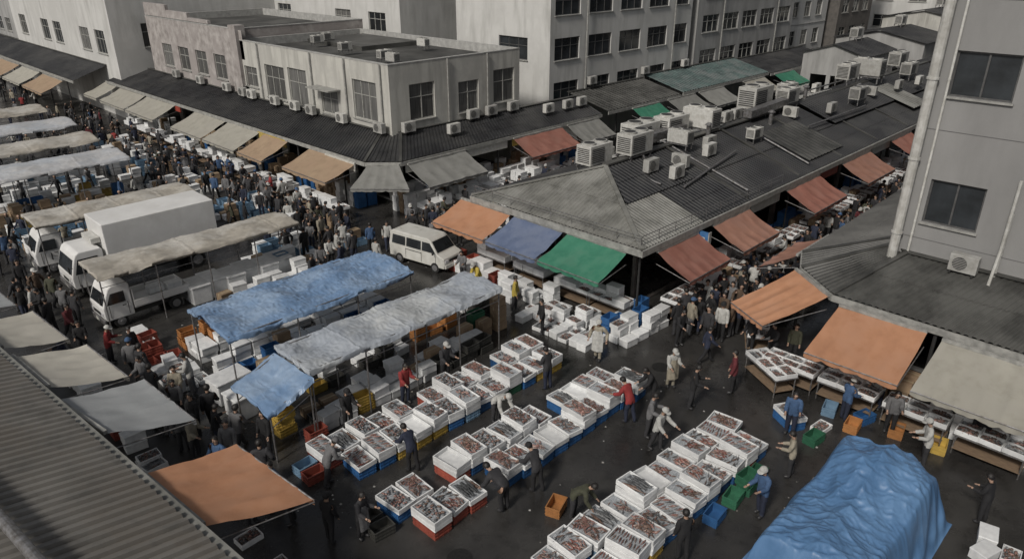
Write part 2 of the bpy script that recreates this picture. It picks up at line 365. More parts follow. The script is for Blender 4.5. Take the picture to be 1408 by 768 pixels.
# ------------------------------------------------------------------ goods prototypes
b=MB();b.box(-.31,-.21,0,.31,.21,.24,0,-.0);fb=b.build('foam_box',['foam'],False,bev=.012)
b=MB();b.box(-.32,-.22,.243,.32,.22,.30);lid=b.build('lid',['foam'],False,bev=.015)
P_foam=proto(fb,lid)
def open_box(mb,w,d,h,t,m=0,rim=.0):
    x,y=w/2,d/2
    mb.box(-x,-y,0,x,y,t,m)
    mb.box(-x,-y,t,x,-y+t,h,m);mb.box(-x,y-t,t,x,y,h,m);mb.box(-x,-y+t,t,-x+t,y-t,h,m);mb.box(x-t,-y+t,t,x,y-t,h,m)
def crate(w,d,h,m,name='plastic_crate'):
    b=MB();open_box(b,w,d,h,.018)
    x,y=w/2,d/2
    for z in(h-.03,h*.55,h*.2):
        b.box(-x-.012,-y-.012,z,x+.012,-y,z+.028);b.box(-x-.012,y,z,x+.012,y+.012,z+.028)
        b.box(-x-.012,-y,z,-x,y,z+.028);b.box(x,-y,z,x+.012,y,z+.028)
    for i in range(5):
        xx=-x+w*(i+.5)/5
        b.box(xx-.01,-y-.01,.0,xx+.01,-y,h-.03);b.box(xx-.01,y,.0,xx+.01,y+.01,h-.03)
    for i in range(3):
        yy=-y+d*(i+.5)/3
        b.box(-x-.01,yy-.01,0,-x,yy+.01,h-.03);b.box(x,yy-.01,0,x+.01,yy+.01,h-.03)
    return proto(b.build(name,[m],False))
CC=['blue','yellow','green','red','orange','black','lightblue']
P_crate={c:crate(.6,.4,.3,'crate_'+c) for c in CC}
P_base={c:crate(.90,.56,.30,'crate_'+c,'fish_crate') for c in CC}
b=MB();b.box(-.27,-.2,0,.27,.2,.34);cb=b.build('cardboard_box',['cardboard'],False,bev=.006)
b=MB();b.box(-.272,-.03,.341,.272,.03,.344);b.box(-.275,-.03,.2,-.272,.03,.344);b.box(.272,-.03,.2,.275,.03,.344);tp=b.build('packing_tape',['tape'],False)
P_card=proto(cb,tp)
b=MB();open_box(b,.96,.61,.155,.034);P_tray=proto(b.build('fish_tray',['foam'],False,bev=.01))
b=MB();open_box(b,.62,.42,.16,.028);P_stray=proto(b.build('fish_tray',['foam'],False,bev=.008))
b=MB();b.box(-.62,-.42,0,.62,.42,.75);wbx=b.build('insulated_bin',['foam'],False,bev=.04)
b=MB();b.box(-.65,-.45,.755,.65,.45,.84);wl=b.build('lid',['foam'],False,bev=.03)
P_bin=proto(wbx,wl)
def fish(mb,x,y,z,ln,ang,m,fat=1):
    c,s=math.cos(ang),math.sin(ang);pr=[(0,.012),(.12,.05),(.35,.085),(.6,.065),(.82,.028),(.9,.018)]
    vs=[];n=6
    for t,r in pr:
        for i in range(n):
            a=2*math.pi*i/n;u=(t-.5)*ln;v=math.cos(a)*r*ln*.85*fat;w=math.sin(a)*r*ln*1.0*fat
            vs.append((x+u*c-v*s,y+u*s+v*c,z+w))
    fs=[(j*n+i,j*n+(i+1)%n,(j+1)*n+(i+1)%n,(j+1)*n+i) for j in range(len(pr)-1) for i in range(n)]+[tuple(range(n))]
    mb.add(vs,fs,m)
    def T(u,v,w): return (x+u*ln*c-v*ln*s,y+u*ln*s+v*ln*c,z+w)
    mb.add([T(.38,0,.01),T(.52,.09,.005),T(.47,0,.01),T(.52,-.09,.005)],[(0,1,2),(0,2,3)],m)
    mb.add([T(-.1,0,.09*ln*fat),T(.12,0,.09*ln*fat),T(.1,0,.15*ln*fat)],[(0,1,2)],m)
FM=['ice','fish_pink','fish_red','fish_silver','fish_grey','fish_brown','fish_pale']
def fish_pile(w,d,seed,style):
    r=random.Random(seed);b=MB()
    b.grid(lambda u,v:((u-.5)*w,(v-.5)*d,.08+.025*noise.noise(Vector((u*9,v*9,seed)))),12,8,0)
    cs=r.choice([(1,1,5,6,5),(3,4,5,5,1),(5,1,2,6,5),(3,1,6,1,4),(1,2,5,5,6)])
    if style=='rows':
        nx=r.randint(9,12);tilt=r.uniform(-.5,.5)
        for j in range(2):
            for i in range(nx):
                fish(b,-w/2+w*(i+.5)/nx+r.uniform(-.02,.02),(-.24+.48*j)*d+r.uniform(-.04,.04),.105+r.uniform(0,.03),d*r.uniform(.4,.5),math.pi/2+tilt+r.uniform(-.25,.25),r.choice(cs),r.uniform(1,1.35))
    elif style=='heap':
        n=r.randint(46,80)
        for i in range(n):
            x=r.uniform(-.42,.42)*w;y=r.uniform(-.41,.41)*d;h=.05*(1-abs(x)/w*1.6)
            fish(b,x,y,.10+h+r.uniform(0,.02),r.uniform(.13,.25),r.uniform(0,6.28),r.choice(cs),r.uniform(1.1,1.5))
    elif style=='big':
        for i in range(6):
            fish(b,r.uniform(-.05,.05),(-.4+.16*i)*d,.12,w*r.uniform(.7,.86),r.uniform(-.14,.14)+(math.pi if r.random()<.4 else 0),r.choice((3,4,4,5)),.95)
    elif style=='mix':
        for i in range(40):
            fish(b,r.uniform(-.43,.0)*w,r.uniform(-.42,.42)*d,.11+r.uniform(0,.05),r.uniform(.13,.21),r.uniform(-.8,.8),r.choice((1,6,5,2)),1.4)
        for i in range(14):
            fish(b,r.uniform(.05,.43)*w,r.uniform(-.4,.4)*d,.11+r.uniform(0,.03),r.uniform(.18,.28),r.uniform(1.0,2.1),r.choice((3,4,5)),1.1)
    elif style=='part':
        for i in range(34):
            x=r.gauss(-.08,.17)*w;y=r.gauss(0,.17)*d
            x=max(-.4*w,min(.4*w,x));y=max(-.38*d,min(.38*d,y))
            fish(b,x,y,.105+r.uniform(0,.04),r.uniform(.14,.22),r.uniform(0,6.28),r.choice(cs),1.4)
    else:
        for i in range(70):
            x=r.uniform(-.44,.44)*w;y=r.uniform(-.42,.42)*d
            b.ell((x,y,.105+r.uniform(0,.04)),r.uniform(.03,.065),r.uniform(.02,.045),.024,6,4,r.choice(cs),Matrix.Rotation(r.uniform(0,3),3,'Z'))
    return proto(b.build('fish_pile',FM,False,smooth=True,fix=False))
ST=['rows','heap','big','mix','shell','heap','part','mix','heap','shell','mix','part','big','rows','heap']
P_pile=[fish_pile(.88,.53,i,ST[i]) for i in range(len(ST))]
P_spile=[fish_pile(.55,.35,20+i,s) for i,s in enumerate(['heap','shell','part','big'])]
PD={'rows':'whole fish laid in rows on crushed ice','heap':'heap of pinkish fish on crushed ice','big':'long silver fish laid on crushed ice','mix':'mixed pink and grey fish on ice','shell':'shellfish scattered over crushed ice','part':'small pile of fish on bare ice'}
CNT={};OVER={}
def put(p,x,y,z,rz,label,cat,group,lim=285,key=None,**kw):
    k=key or cat;CNT[k]=CNT.get(k,0)+1
    if CNT[k]>lim:
        OVER.setdefault(k,[]).append((p,x,y,z,rz));return None
    return thing(inst(p,x,y,z,rz,**kw),label,cat,group)
def item(kind,x,y,z,rz,where):
    if kind=='foam': put(P_foam,x,y,z,rz,'white polystyrene box with lid '+where,'box','white foam boxes',key='foam');return .30
    if kind=='card': put(P_card,x,y,z,rz,'brown taped cardboard box '+where,'box','cardboard boxes',key='card');return .345
    if kind=='tray':
        put(P_stray,x,y,z,rz,'open white foam tray '+where,'tray','small foam trays',key='stray')
        i=rd.randrange(4);put(P_spile[i],x,y,z-.005,rz,'small heap of fish on ice in foam tray','fish','small fish heaps',key='spile');return .16
    put(P_crate[kind],x,y,z,rz,kind.replace('lightblue','light blue')+' ribbed plastic crate '+where,'crate','plastic crates',key='crate');return .302
def cluster(x0,x1,y0,y1,kinds,lev,where,fill=.9,z=0,along='x',same=.6):
    w,d=(.68,.46) if along=='x' else (.46,.68)
    nx=max(1,int((x1-x0)/w+.3));ny=max(1,int((y1-y0)/d+.3));k=rd.choice(kinds)
    for j in range(ny):
        for i in range(nx):
            if rd.random()>fill: continue
            if rd.random()>same: k=rd.choice(kinds)
            h=z;L=rd.randint(max(1,lev-2),lev)
            for q in range(L):
                kk='foam' if (k=='tray' and q<L-1) else k
                h+=item(kk,x0+(x1-x0)*(i+.5)/nx+rd.uniform(-.04,.04),y0+(y1-y0)*(j+.5)/ny+rd.uniform(-.04,.04),h,(0 if along=='x' else 90)+rd.uniform(-7,7),where)
b=MB();b.box(-.95,-.45,.66,.95,.45,.70,0);tb=b.build('display_table',['steel'],False)
lg=[]
for sx in(-.88,.88):
    for sy in(-.38,.38):
        b=MB();b.cyl((sx,sy,0),(sx,sy,.66),.022,n=6,m=0);lg.append(b.build('leg',['steel'],False))
b=MB();b.box(-.9,-.42,.2,.9,.42,.22,0);lg.append(b.build('lower_shelf',['wood'],False))
P_table=proto(tb,*lg)
def stall(x,y,rz,where,goods='mix'):
    thing(inst(P_table,x,y,0,rz),'steel display table with goods '+where,'table','stall display tables')
    c,s=math.cos(D(rz)),math.sin(D(rz))
    for i in range(3):
        for j in range(2):
            lx=-.63+.63*i;ly=-.21+.43*j
            X=x+lx*c-ly*s;Y=y+lx*s+ly*c
            k=rd.choice({'mix':['foam','tray','tray','foam','tray','card'],'fish':['tray'],'white':['foam','foam','tray']}[goods])
            h=.702
            h+=item(k,X,Y,h,rz+rd.uniform(-4,4),'on a stall table')
            if k=='foam' and rd.random()<.35: item('foam',X,Y,h,rz+rd.uniform(-6,6),'on a stall table')
# ------------------------------------------------------------------ structures
def facade(mb,O,a,W,z0,z1,ops,m=0,depth=.16):
    ud=Vector((math.cos(a),math.sin(a),0));nd=Vector((math.sin(a),-math.cos(a),0));O=Vector((O[0],O[1],0))
    us=sorted({0,W,*[o[0] for o in ops],*[o[0]+o[2] for o in ops]});zs=sorted({z0,z1,*[o[1] for o in ops],*[o[1]+o[3] for o in ops]})
    Pt=lambda u,z,k=0:O+ud*u+nd*(-k)+Vector((0,0,z))
    for i in range(len(us)-1):
        for j in range(len(zs)-1):
            cu=(us[i]+us[i+1])/2;cz=(zs[j]+zs[j+1])/2
            if any(o[0]<cu<o[0]+o[2] and o[1]<cz<o[1]+o[3] for o in ops): continue
            mb.quad(Pt(us[i],zs[j]),Pt(us[i+1],zs[j]),Pt(us[i+1],zs[j+1]),Pt(us[i],zs[j+1]),m)
    for u,z,w,h in ops:
        mb.quad(Pt(u,z),Pt(u,z+h),Pt(u,z+h,depth),Pt(u,z,depth),m);mb.quad(Pt(u+w,z),Pt(u+w,z,depth),Pt(u+w,z+h,depth),Pt(u+w,z+h),m)
        mb.quad(Pt(u,z),Pt(u,z,depth),Pt(u+w,z,depth),Pt(u+w,z),m);mb.quad(Pt(u,z+h),Pt(u+w,z+h),Pt(u+w,z+h,depth),Pt(u,z+h,depth),m)
WC={}
def window(O,a,u,z,w,h,root,depth=.16,nv=None,pane=None,hz=True,fr='frame'):
    nv=nv or max(1,round(w/.95));pane=pane or rd.choice(['glass','glass','curtain'])
    k=(round(w,2),round(h,2),nv,pane,hz,fr)
    if k not in WC:
        b=MB();t=.055
        b.box(0,-.03,0,w,.03,t);b.box(0,-.03,h-t,w,.03,h);b.box(0,-.03,t,t,.03,h-t);b.box(w-t,-.03,t,w,.03,h-t)
        for i in range(1,nv): b.box(w*i/nv-.028,-.03,t,w*i/nv+.028,.03,h-t)
        if hz and h>1.3: b.box(t,-.026,h*.62,w-t,.026,h*.62+.045)
        f=b.build('window',[fr],False)
        b=MB();b.quad((t,.012,t),(w-t,.012,t),(w-t,.012,h-t),(t,.012,h-t));pn=b.build('window_pane',[pane],False,fix=False)
        b=MB();b.box(-.06,-.16-.05,-.06,w+.06,-.032,-.002);sl=b.build('window_sill',['trim'],False)
        WC[k]=proto(f,pn,sl)
    ud=Vector((math.cos(a),math.sin(a),0));nd=Vector((math.sin(a),-math.cos(a),0))
    p=Vector((O[0],O[1],z))+ud*u-nd*depth*.75
    inst(WC[k],p.x,p.y,p.z,math.degrees(a),parent=root)
def building(name,label,x0,x1,y0,y1,z1,wm,rm='roof_flat',wx=(),wy=(),shx=(),shy=(),par=.5,cat='building',hz=True,seams=(),ledges=(),pipes=(),pane=None,fr='frame'):
    root=empty(name,x0,y0);thing(root,label,cat)
    b=MB();A=-math.pi/2
    ox=[(y1-q[1],q[2],q[1]-q[0],q[3]-q[2]) for q in wx];sx=[(y1-q[1],q[2],q[1]-q[0],q[3]-q[2]) for q in shx]
    oy=[(q[0]-x0,q[2],q[1]-q[0],q[3]-q[2]) for q in wy];sy=[(q[0]-x0,q[2],q[1]-q[0],q[3]-q[2]) for q in shy]
    facade(b,(x0,y1),A,y1-y0,0,z1,ox+sx);facade(b,(x0,y0),0,x1-x0,0,z1,oy+sy)
    b.quad((x1,y0,0),(x1,y1,0),(x1,y1,z1),(x1,y0,z1));b.quad((x0,y1,0),(x1,y1,0),(x1,y1,z1),(x0,y1,z1))
    t=.22
    for z in seams:
        b.box(x0-.006,y0+.0,z,x0-.001,y1,z+.025,1)
    adopt(b.build('wall',[wm,'seam'],fix=False),root)
    if ledges:
        b=MB()
        for z in ledges:
            b.box(x0-.06,y0-.06,z,x1,y0-.002,z+.08);b.box(x0-.06,y0-.002,z,x0-.002,y1,z+.08)
        adopt(b.build('floor_ledge',['ledge'],fix=False),root)
    for x in pipes:
        b=MB();b.cyl((x,y0-.2,3.5),(x,y0-.2,z1),.06,n=7);adopt(b.build('drain_pipe',['trim']),root)
    b=MB();b.quad((x0+t,y0+t,z1-par),(x1-t,y0+t,z1-par),(x1-t,y1-t,z1-par),(x0+t,y1-t,z1-par));adopt(b.build('roof',[rm],fix=False),root)
    b=MB();b.box(x0-.02,y0-.02,z1+.002,x1+.02,y0+t,z1+.06);b.box(x0-.02,y1-t,z1+.002,x1+.02,y1+.02,z1+.06);b.box(x0-.02,y0+t,z1+.002,x0+t,y1-t,z1+.06);b.box(x1-t,y0+t,z1+.002,x1+.02,y1-t,z1+.06)
    for q in((x0+t,y0+t,x1-t,y0+t),(x1-t,y0+t,x1-t,y1-t),(x1-t,y1-t,x0+t,y1-t),(x0+t,y1-t,x0+t,y0+t)):
        b.quad((q[0],q[1],z1-par),(q[2],q[3],z1-par),(q[2],q[3],z1),(q[0],q[1],z1))
    adopt(b.build('parapet',['ledge'],fix=False),root)
    for o in ox: window((x0,y1),A,*o,root,hz=hz,pane=pane,fr=fr)
    for o in oy: window((x0,y0),0,*o,root,hz=hz,pane=pane,fr=fr)
    return root
def corr(mb,e0,e1,t0,t1,pitch=.25,amp=.035,m=0,rows=1,lf=None):
    e0,e1,t0,t1=map(Vector,(e0,e1,t0,t1));n=max(2,int((e1-e0).length/pitch));pr=[]
    for i in range(n):
        for s,h in((0,0),(.3,0),(.45,1),(.85,1)): pr.append(((i+s)/n,h*amp))
    pr.append((1,0))
    for r in range(rows):
        va=[];f0=r/rows;f1=(r+1)/rows+ (.01 if r<rows-1 else 0)
        for s,h in pr:
            a=e0.lerp(e1,s);c=t0.lerp(t1,s);L=lf(s) if lf else 1
            va.append(a.lerp(c,min(f0,L))+Vector((0,0,h+.02)));va.append(a.lerp(c,min(f1,L))+Vector((0,0,h)))
        mb.add(va,[(2*i,2*i+2,2*i+3,2*i+1) for i in range(len(pr)-1)],m)
def leanto(name,label,ev,tp,mtl,pitch=.25,amp=.035,posts=(),rows=1,cat='canopy roof'):
    root=empty(name,ev[0][0],ev[0][1]);thing(root,label,cat)
    b=MB()
    for i in range(len(ev)-1): corr(b,ev[i],ev[i+1],tp[i],tp[i+1],pitch,amp,0,rows)
    adopt(b.build('roof_sheet',[mtl],fix=False),root)
    b=MB()
    for i in range(len(ev)-1):
        b.beam(Vector(ev[i])-Vector((0,0,.12)),Vector(ev[i+1])-Vector((0,0,.12)),.08,.22)
    adopt(b.build('fascia_board',['trim']),root)
    b=MB()
    for i in range(len(tp)-1):
        if (Vector(tp[i])-Vector(tp[i+1])).length>.1: b.beam(Vector(tp[i])+Vector((0,0,.07)),Vector(tp[i+1])+Vector((0,0,.07)),.3,.05)
    for i in range(1,len(ev)-1): b.beam(Vector(ev[i])+Vector((0,0,.06)),Vector(tp[i])+Vector((0,0,.08)),.16,.05)
    if b.v: adopt(b.build('ridge_flashing',['roof_tower']),root)
    for (x,y) in posts:
        b=MB();b.cyl((x,y,0),(x,y,ev[0][2]-.2),.06,n=8);adopt(b.build('post',['dark_steel']),root)
    return root
def awning(h0,h1,l0,l1,mtl,label,val=.18,folds=5,wm=None):
    h0,h1,l0,l1=map(Vector,(h0,h1,l0,l1));b=MB();se=rd.uniform(0,50)
    def fn(u,v):
        p=h0.lerp(h1,u).lerp(l0.lerp(l1,u),v)
        return p+Vector((0,0,-.06*math.sin(math.pi*v)-.05*abs(math.sin(math.pi*folds*u))*v+.05*noise.noise(Vector((u*6,v*4,se)))+.02*abs(noise.noise(Vector((u*14,v*3,se))))))
    b.grid(fn,40,10,0)
    def fv(u,v):
        p=fn(u,1);o=(l0-h0);o.z=0;o=o.normalized()
        return p+Vector((0,0,-val*v*(.9+.1*abs(math.sin(math.pi*u*folds*2)))))+o*(.02*math.sin(u*40+se)*v)
    b.grid(fv,40,2,0)
    root=b.build('awning',[mtl],smooth=True,fix=False)
    thing(root,label,'awning','shop awnings')
    b=MB();b.cyl(fn(0,1)-Vector((0,0,.03)),fn(1,1)-Vector((0,0,.03)),.022,n=6);c=b.build('front_bar',['steel']);c.parent=root
    for q,w in((h0,l0),(h1,l1)):
        b=MB();b.cyl(q-Vector((0,0,.5)),w-Vector((0,0,.06)),.018,n=6);c=b.build('support_arm',['steel']);c.parent=root
    b=MB();b.beam(h0+Vector((0,0,.03)),h1+Vector((0,0,.03)),.1,.1);c=b.build('wall_rail',['trim']);c.parent=root
    return root
def awx(x,y0,y1,mtl,label,dep=2.0,z=3.05,dz=.85,**k):
    awning((x,y1,z),(x,y0,z),(x-dep,y1+.05,z-dz),(x-dep,y0-.05,z-dz),mtl,label,**k)
def awy(y,x0,x1,mtl,label,dep=1.8,z=3.05,dz=.85,**k):
    awning((x0,y,z),(x1,y,z),(x0-.05,y-dep,z-dz),(x1+.05,y-dep,z-dz),mtl,label,**k)
def crease(x,y,s): return abs(noise.noise(Vector((x,y,s))))
def tent(x0,x1,y0,y1,z,mtl,label,gable=.25,np=4,amp=.06,seed=0,tilt=0,slope=0,res=(140,50)):
    root=empty('market_tent',(x0+x1)/2,(y0+y1)/2);thing(root,label,'tent','market tents')
    def zf(u,v): return z+gable*(1-abs(2*v-1))+tilt*(v-.5)+slope*(u-.5)
    b=MB();L=x1-x0;W=y1-y0
    def fn(u,v):
        uu=min(1,max(0,(u-.02)/.96));vv=min(1,max(0,(v-.06)/.88))
        e=0
        if v<.05 or v>.95: e=-.16+.05*noise.noise(Vector((u*9,seed,0)))
        if u<.015 or u>.985: e=-.14
        X=u*L;Y=v*W
        h=zf(uu,vv)-amp*1.0*math.sin(math.pi*((uu*(np-1))%1))**2*(math.sin(math.pi*vv)+.35)
        h+=amp*.5*noise.noise(Vector((X*.6,Y*.6,seed)))
        h-=amp*.75*crease(X*.8+Y*.5,Y*2.4-X*.3,seed+9)+amp*.55*crease(X*1.6-Y*1.4,Y*4.6,seed+5)+amp*.3*crease(X*6,Y*4,seed+7)
        h+=.035*math.exp(-((X%1.85)/.03)**2)
        wob=.08*noise.noise(Vector((u*7,v*4,seed+3)))
        return Vector((x0-.1+(L+.2)*uu+wob,y0-.1+(W+.2)*vv+wob*.8,h+e))
    b.grid(fn,*res);adopt(b.build('tarpaulin_canopy',[mtl],smooth=True,fix=False),root)
    for i in range(np):
        u=i/(np-1);x=x0+L*u
        for v,y in((0,y0),(1,y1)):
            b=MB();b.cyl((x,y,0),(x,y,zf(u,v)-.05),.028,n=7);adopt(b.build('pole',['steel']),root)
        b=MB();b.cyl((x,y0,zf(u,0)-.1),(x,(y0+y1)/2,zf(u,.5)-.14),.02,n=6);b.cyl((x,(y0+y1)/2,zf(u,.5)-.14),(x,y1,zf(u,1)-.1),.02,n=6);adopt(b.build('rafter',['steel']),root)
    for v,y in((0,y0),(1,y1)):
        b=MB();b.cyl((x0,y,zf(0,v)-.1),(x1,y,zf(1,v)-.1),.025,n=6);adopt(b.build('eave_bar',['steel']),root)
        b=MB();b.cyl((x0,y,zf(0,v)-.55),(x1,y,zf(1,v)-.55),.016,n=6);adopt(b.build('eave_bar',['steel']),root)
    return root
# ------------------------------------------------------------------ AC units
def ring(mb,c,ax,r,m,n=16):
    mb.cyl(Vector(c),Vector(c)+Vector(ax)*.012,r,n=n,m=m)
b=MB();b.box(-.42,-.16,.08,.42,.16,.66);acb=b.build('air_conditioner',['ac_white'],False,bev=.015)
b=MB();ring(b,(-.1,-.162,.37),(0,-1,0),.22,0);
for i in range(7): b.box(-.31,-.182,.19+.055*i,.11,-.176,.2+.055*i,1)
g=b.build('fan_grille',['ac_dark','ac_white'],False)
b=MB();b.box(-.36,-.18,0,-.3,.18,.078);b.box(.3,-.18,0,.36,.18,.078);b.box(-.3,-.02,.02,.3,.02,.05);ft=b.build('foot_rail',['dark_steel'],False)
P_ac=proto(acb,g,ft)
b=MB();b.box(-.95,-.5,.25,.95,.5,1.3);hb=b.build('rooftop_unit',['ac_white'],False,bev=.02)
b=MB()
for sx in(-.48,.48): b.cyl((sx,0,1.302),(sx,0,1.4),.36,n=18);b.cyl((sx,0,1.402),(sx,0,1.406),.3,n=18,m=1)
fn1=b.build('fan_cowl',['ac_white','ac_dark'],False)
b=MB()
for i in range(8): b.box(-.85,-.525,.4+.1*i,.2,-.503,.44+.1*i)
for i in range(8): b.box(-.975,-.4,.4+.1*i,-.953,.4,.44+.1*i)
lv=b.build('louvre',['ac_dark'],False)
b=MB()
for sx in(-.85,.85):
    for sy in(-.42,.42): b.box(sx-.04,sy-.04,-.25,sx+.04,sy+.04,.248)
b.box(-1,-.46,.12,1,-.4,.19);b.box(-1,.4,.12,1,.46,.19);fr=b.build('stand',['steel'],False)
P_hv=proto(hb,fn1,lv,fr)
def ac(x,y,z,rz,where='fixed on the building wall'): thing(inst(P_ac,x,y,z,rz),'white outdoor air conditioner unit '+where,'air conditioner','air conditioners')
def hv(x,y,z,rz,sc=1): thing(inst(P_hv,x,y,z,rz,sc),'large white ventilation unit on the dark market roof','ventilation unit','rooftop ventilation units')
# ------------------------------------------------------------------ vehicles
def wheel(x,y,r,w=.2,s=1):
    b=MB();b.cyl((x,y-w/2,r),(x,y+w/2,r),r,n=20);t=b.build('wheel',['tyre'],False,bev=.015)
    b=MB();b.cyl((x,y+s*(w/2+.002),r),(x,y+s*(w/2+.02),r),r*.6,n=14);b.cyl((x,y+s*(w/2+.02),r),(x,y+s*(w/2+.05),r),r*.2,n=8);k=b.build('rim',['rim'],False)
    KIDS[t.name]=[k];PROTOS.append(k);return t
def pane(mb,pts): mb.add(pts,[tuple(range(len(pts)))])
def vehicle(kind):
    K=[]
    if kind=='truck': L0,L1,W,cabh,xc=-3.25,3.25,2.0,2.15,1.85
    else: L0,L1,W,cabh,xc=-1.7,1.7,1.45,1.8,.6
    zf=.55 if kind=='truck' else .4
    b=MB();b.box(L0+.05,-W*.36,zf-.05,xc,W*.36,zf+.12);ch=b.build('delivery_truck' if kind=='truck' else 'small_flatbed_truck',['dark_steel'],False)
    fx=L1
    prof=[(xc,zf),(fx-.05,zf),(fx+.02,zf+.12),(fx+.02,zf+.55),(fx-.2,cabh-.3),(fx-.3,cabh-.1),(fx-.45,cabh),(xc+.08,cabh),(xc,cabh-.1)]
    b=MB();b.prism(prof,W,0,.07,zf+.6);K.append(b.build('cab',['truck_white'],False,bev=.045))
    hw=lambda z:W/2-max(0,z-(zf+.6))*.07
    z0,z1=zf+.66,cabh-.3
    xa=lambda z:fx+.02-.22*(z-(zf+.55))/(cabh-.3-zf-.55)+.014
    b=MB();pane(b,[(xa(z0),-hw(z0)+.1,z0),(xa(z0),hw(z0)-.1,z0),(xa(z1),hw(z1)-.12,z1),(xa(z1),-hw(z1)+.12,z1)]);K.append(b.build('windscreen',['glass'],False,fix=False))
    for s in(1,-1):
        b=MB();pane(b,[(xc+.25,s*(hw(z0)+.012),z0),(fx-.14,s*(hw(z0)+.012),z0),(fx-.34,s*(hw(z1)+.012),z1),(xc+.25,s*(hw(z1)+.012),z1)]);K.append(b.build('side_window',['glass'],False,fix=False))
        b=MB();b.box(fx+.022,s*W*.36-.12,zf+.2,fx+.045,s*W*.36+.12,zf+.36);K.append(b.build('headlight',['lamp_glass'],False,bev=.01))
        b=MB();b.cyl((fx-.1,s*(W/2),zf+1.0),(fx+.12,s*(W/2+.15),zf+1.05),.012,n=5);b.box(fx+.08,s*(W/2+.15)-.07,zf+.85,fx+.12,s*(W/2+.15)+.07,zf+1.15);K.append(b.build('mirror',['tyre'],False))
        b=MB();b.box(xc+.18,s*(W/2+.004)-.004,zf+.1,xc+.2,s*(W/2+.004)+.004,zf+.62);b.box(fx-.22,s*(W/2+.004)-.004,zf+.1,fx-.2,s*(W/2+.004)+.004,zf+.62);b.box(xc+.26,s*(W/2+.012)-.012,zf+.5,xc+.4,s*(W/2+.012)+.012,zf+.53);K.append(b.build('door_seam',['tyre'],False))
    b=MB();b.box(fx+.0,-W/2+.02,zf-.14,fx+.07,W/2-.02,zf+.08);K.append(b.build('bumper',['steel'],False,bev=.02))
    b=MB();b.box(fx+.024,-.35,zf+.2,fx+.034,.35,zf+.34);K.append(b.build('grille',['tyre'],False))
    b=MB();b.box(fx+.071,-.17,zf-.1,fx+.078,.17,zf+.04);K.append(b.build('number_plate',['sign_white'],False))
    r=.4 if kind=='truck' else .27
    if kind=='truck':
        b=MB();b.box(L0,-1.08,.78,xc-.12,1.08,3.15);K.append(b.build('cargo_box',['truck_white'],False,bev=.035))
        b=MB()
        for s in(1,-1): b.box(L0+.03,s*1.087-.007,.80,xc-.15,s*1.087+.007,.88)
        b.box(L0+.0,-1.09,.74,xc-.15,1.09,.778)
        K.append(b.build('side_rail',['steel'],False))
        b=MB();b.box(L0-.02,-.02,.9,L0-.003,.02,3.05);b.box(L0-.06,-.5,.55,L0-.003,.5,.7);K.append(b.build('rear_door',['steel'],False))
        b=MB();b.box(xc-.1,-.6,2.25,xc+.3,.6,2.5);K.append(b.build('refrigeration_unit',['ac_white'],False,bev=.03))
        wx=(-2.1,2.45)
    else:
        b=MB();z=.62;b.box(L0,-.7,z,xc-.04,.7,z+.06)
        b.box(L0,-.72,z+.06,xc-.04,-.69,z+.32);b.box(L0,.69,z+.06,xc-.04,.72,z+.32);b.box(L0,-.69,z+.06,L0+.03,.69,z+.32);b.box(xc-.07,-.69,z+.06,xc-.04,.69,z+.8)
        K.append(b.build('load_bed',['truck_white'],False))
        wx=(-1.05,1.15)
    for x in wx:
        for s in(1,-1): K.append(wheel(x,s*(W/2-.12),r,.2,s))
    for s in(1,-1):
        b=MB();b.box(L0-.03,s*W*.38-.08,zf+.0,L0-.005,s*W*.38+.08,zf+.1);K.append(b.build('tail_light',['lamp_red'],False))
    return proto(ch,*K)
P_truck=vehicle('truck');P_kei=vehicle('kei')
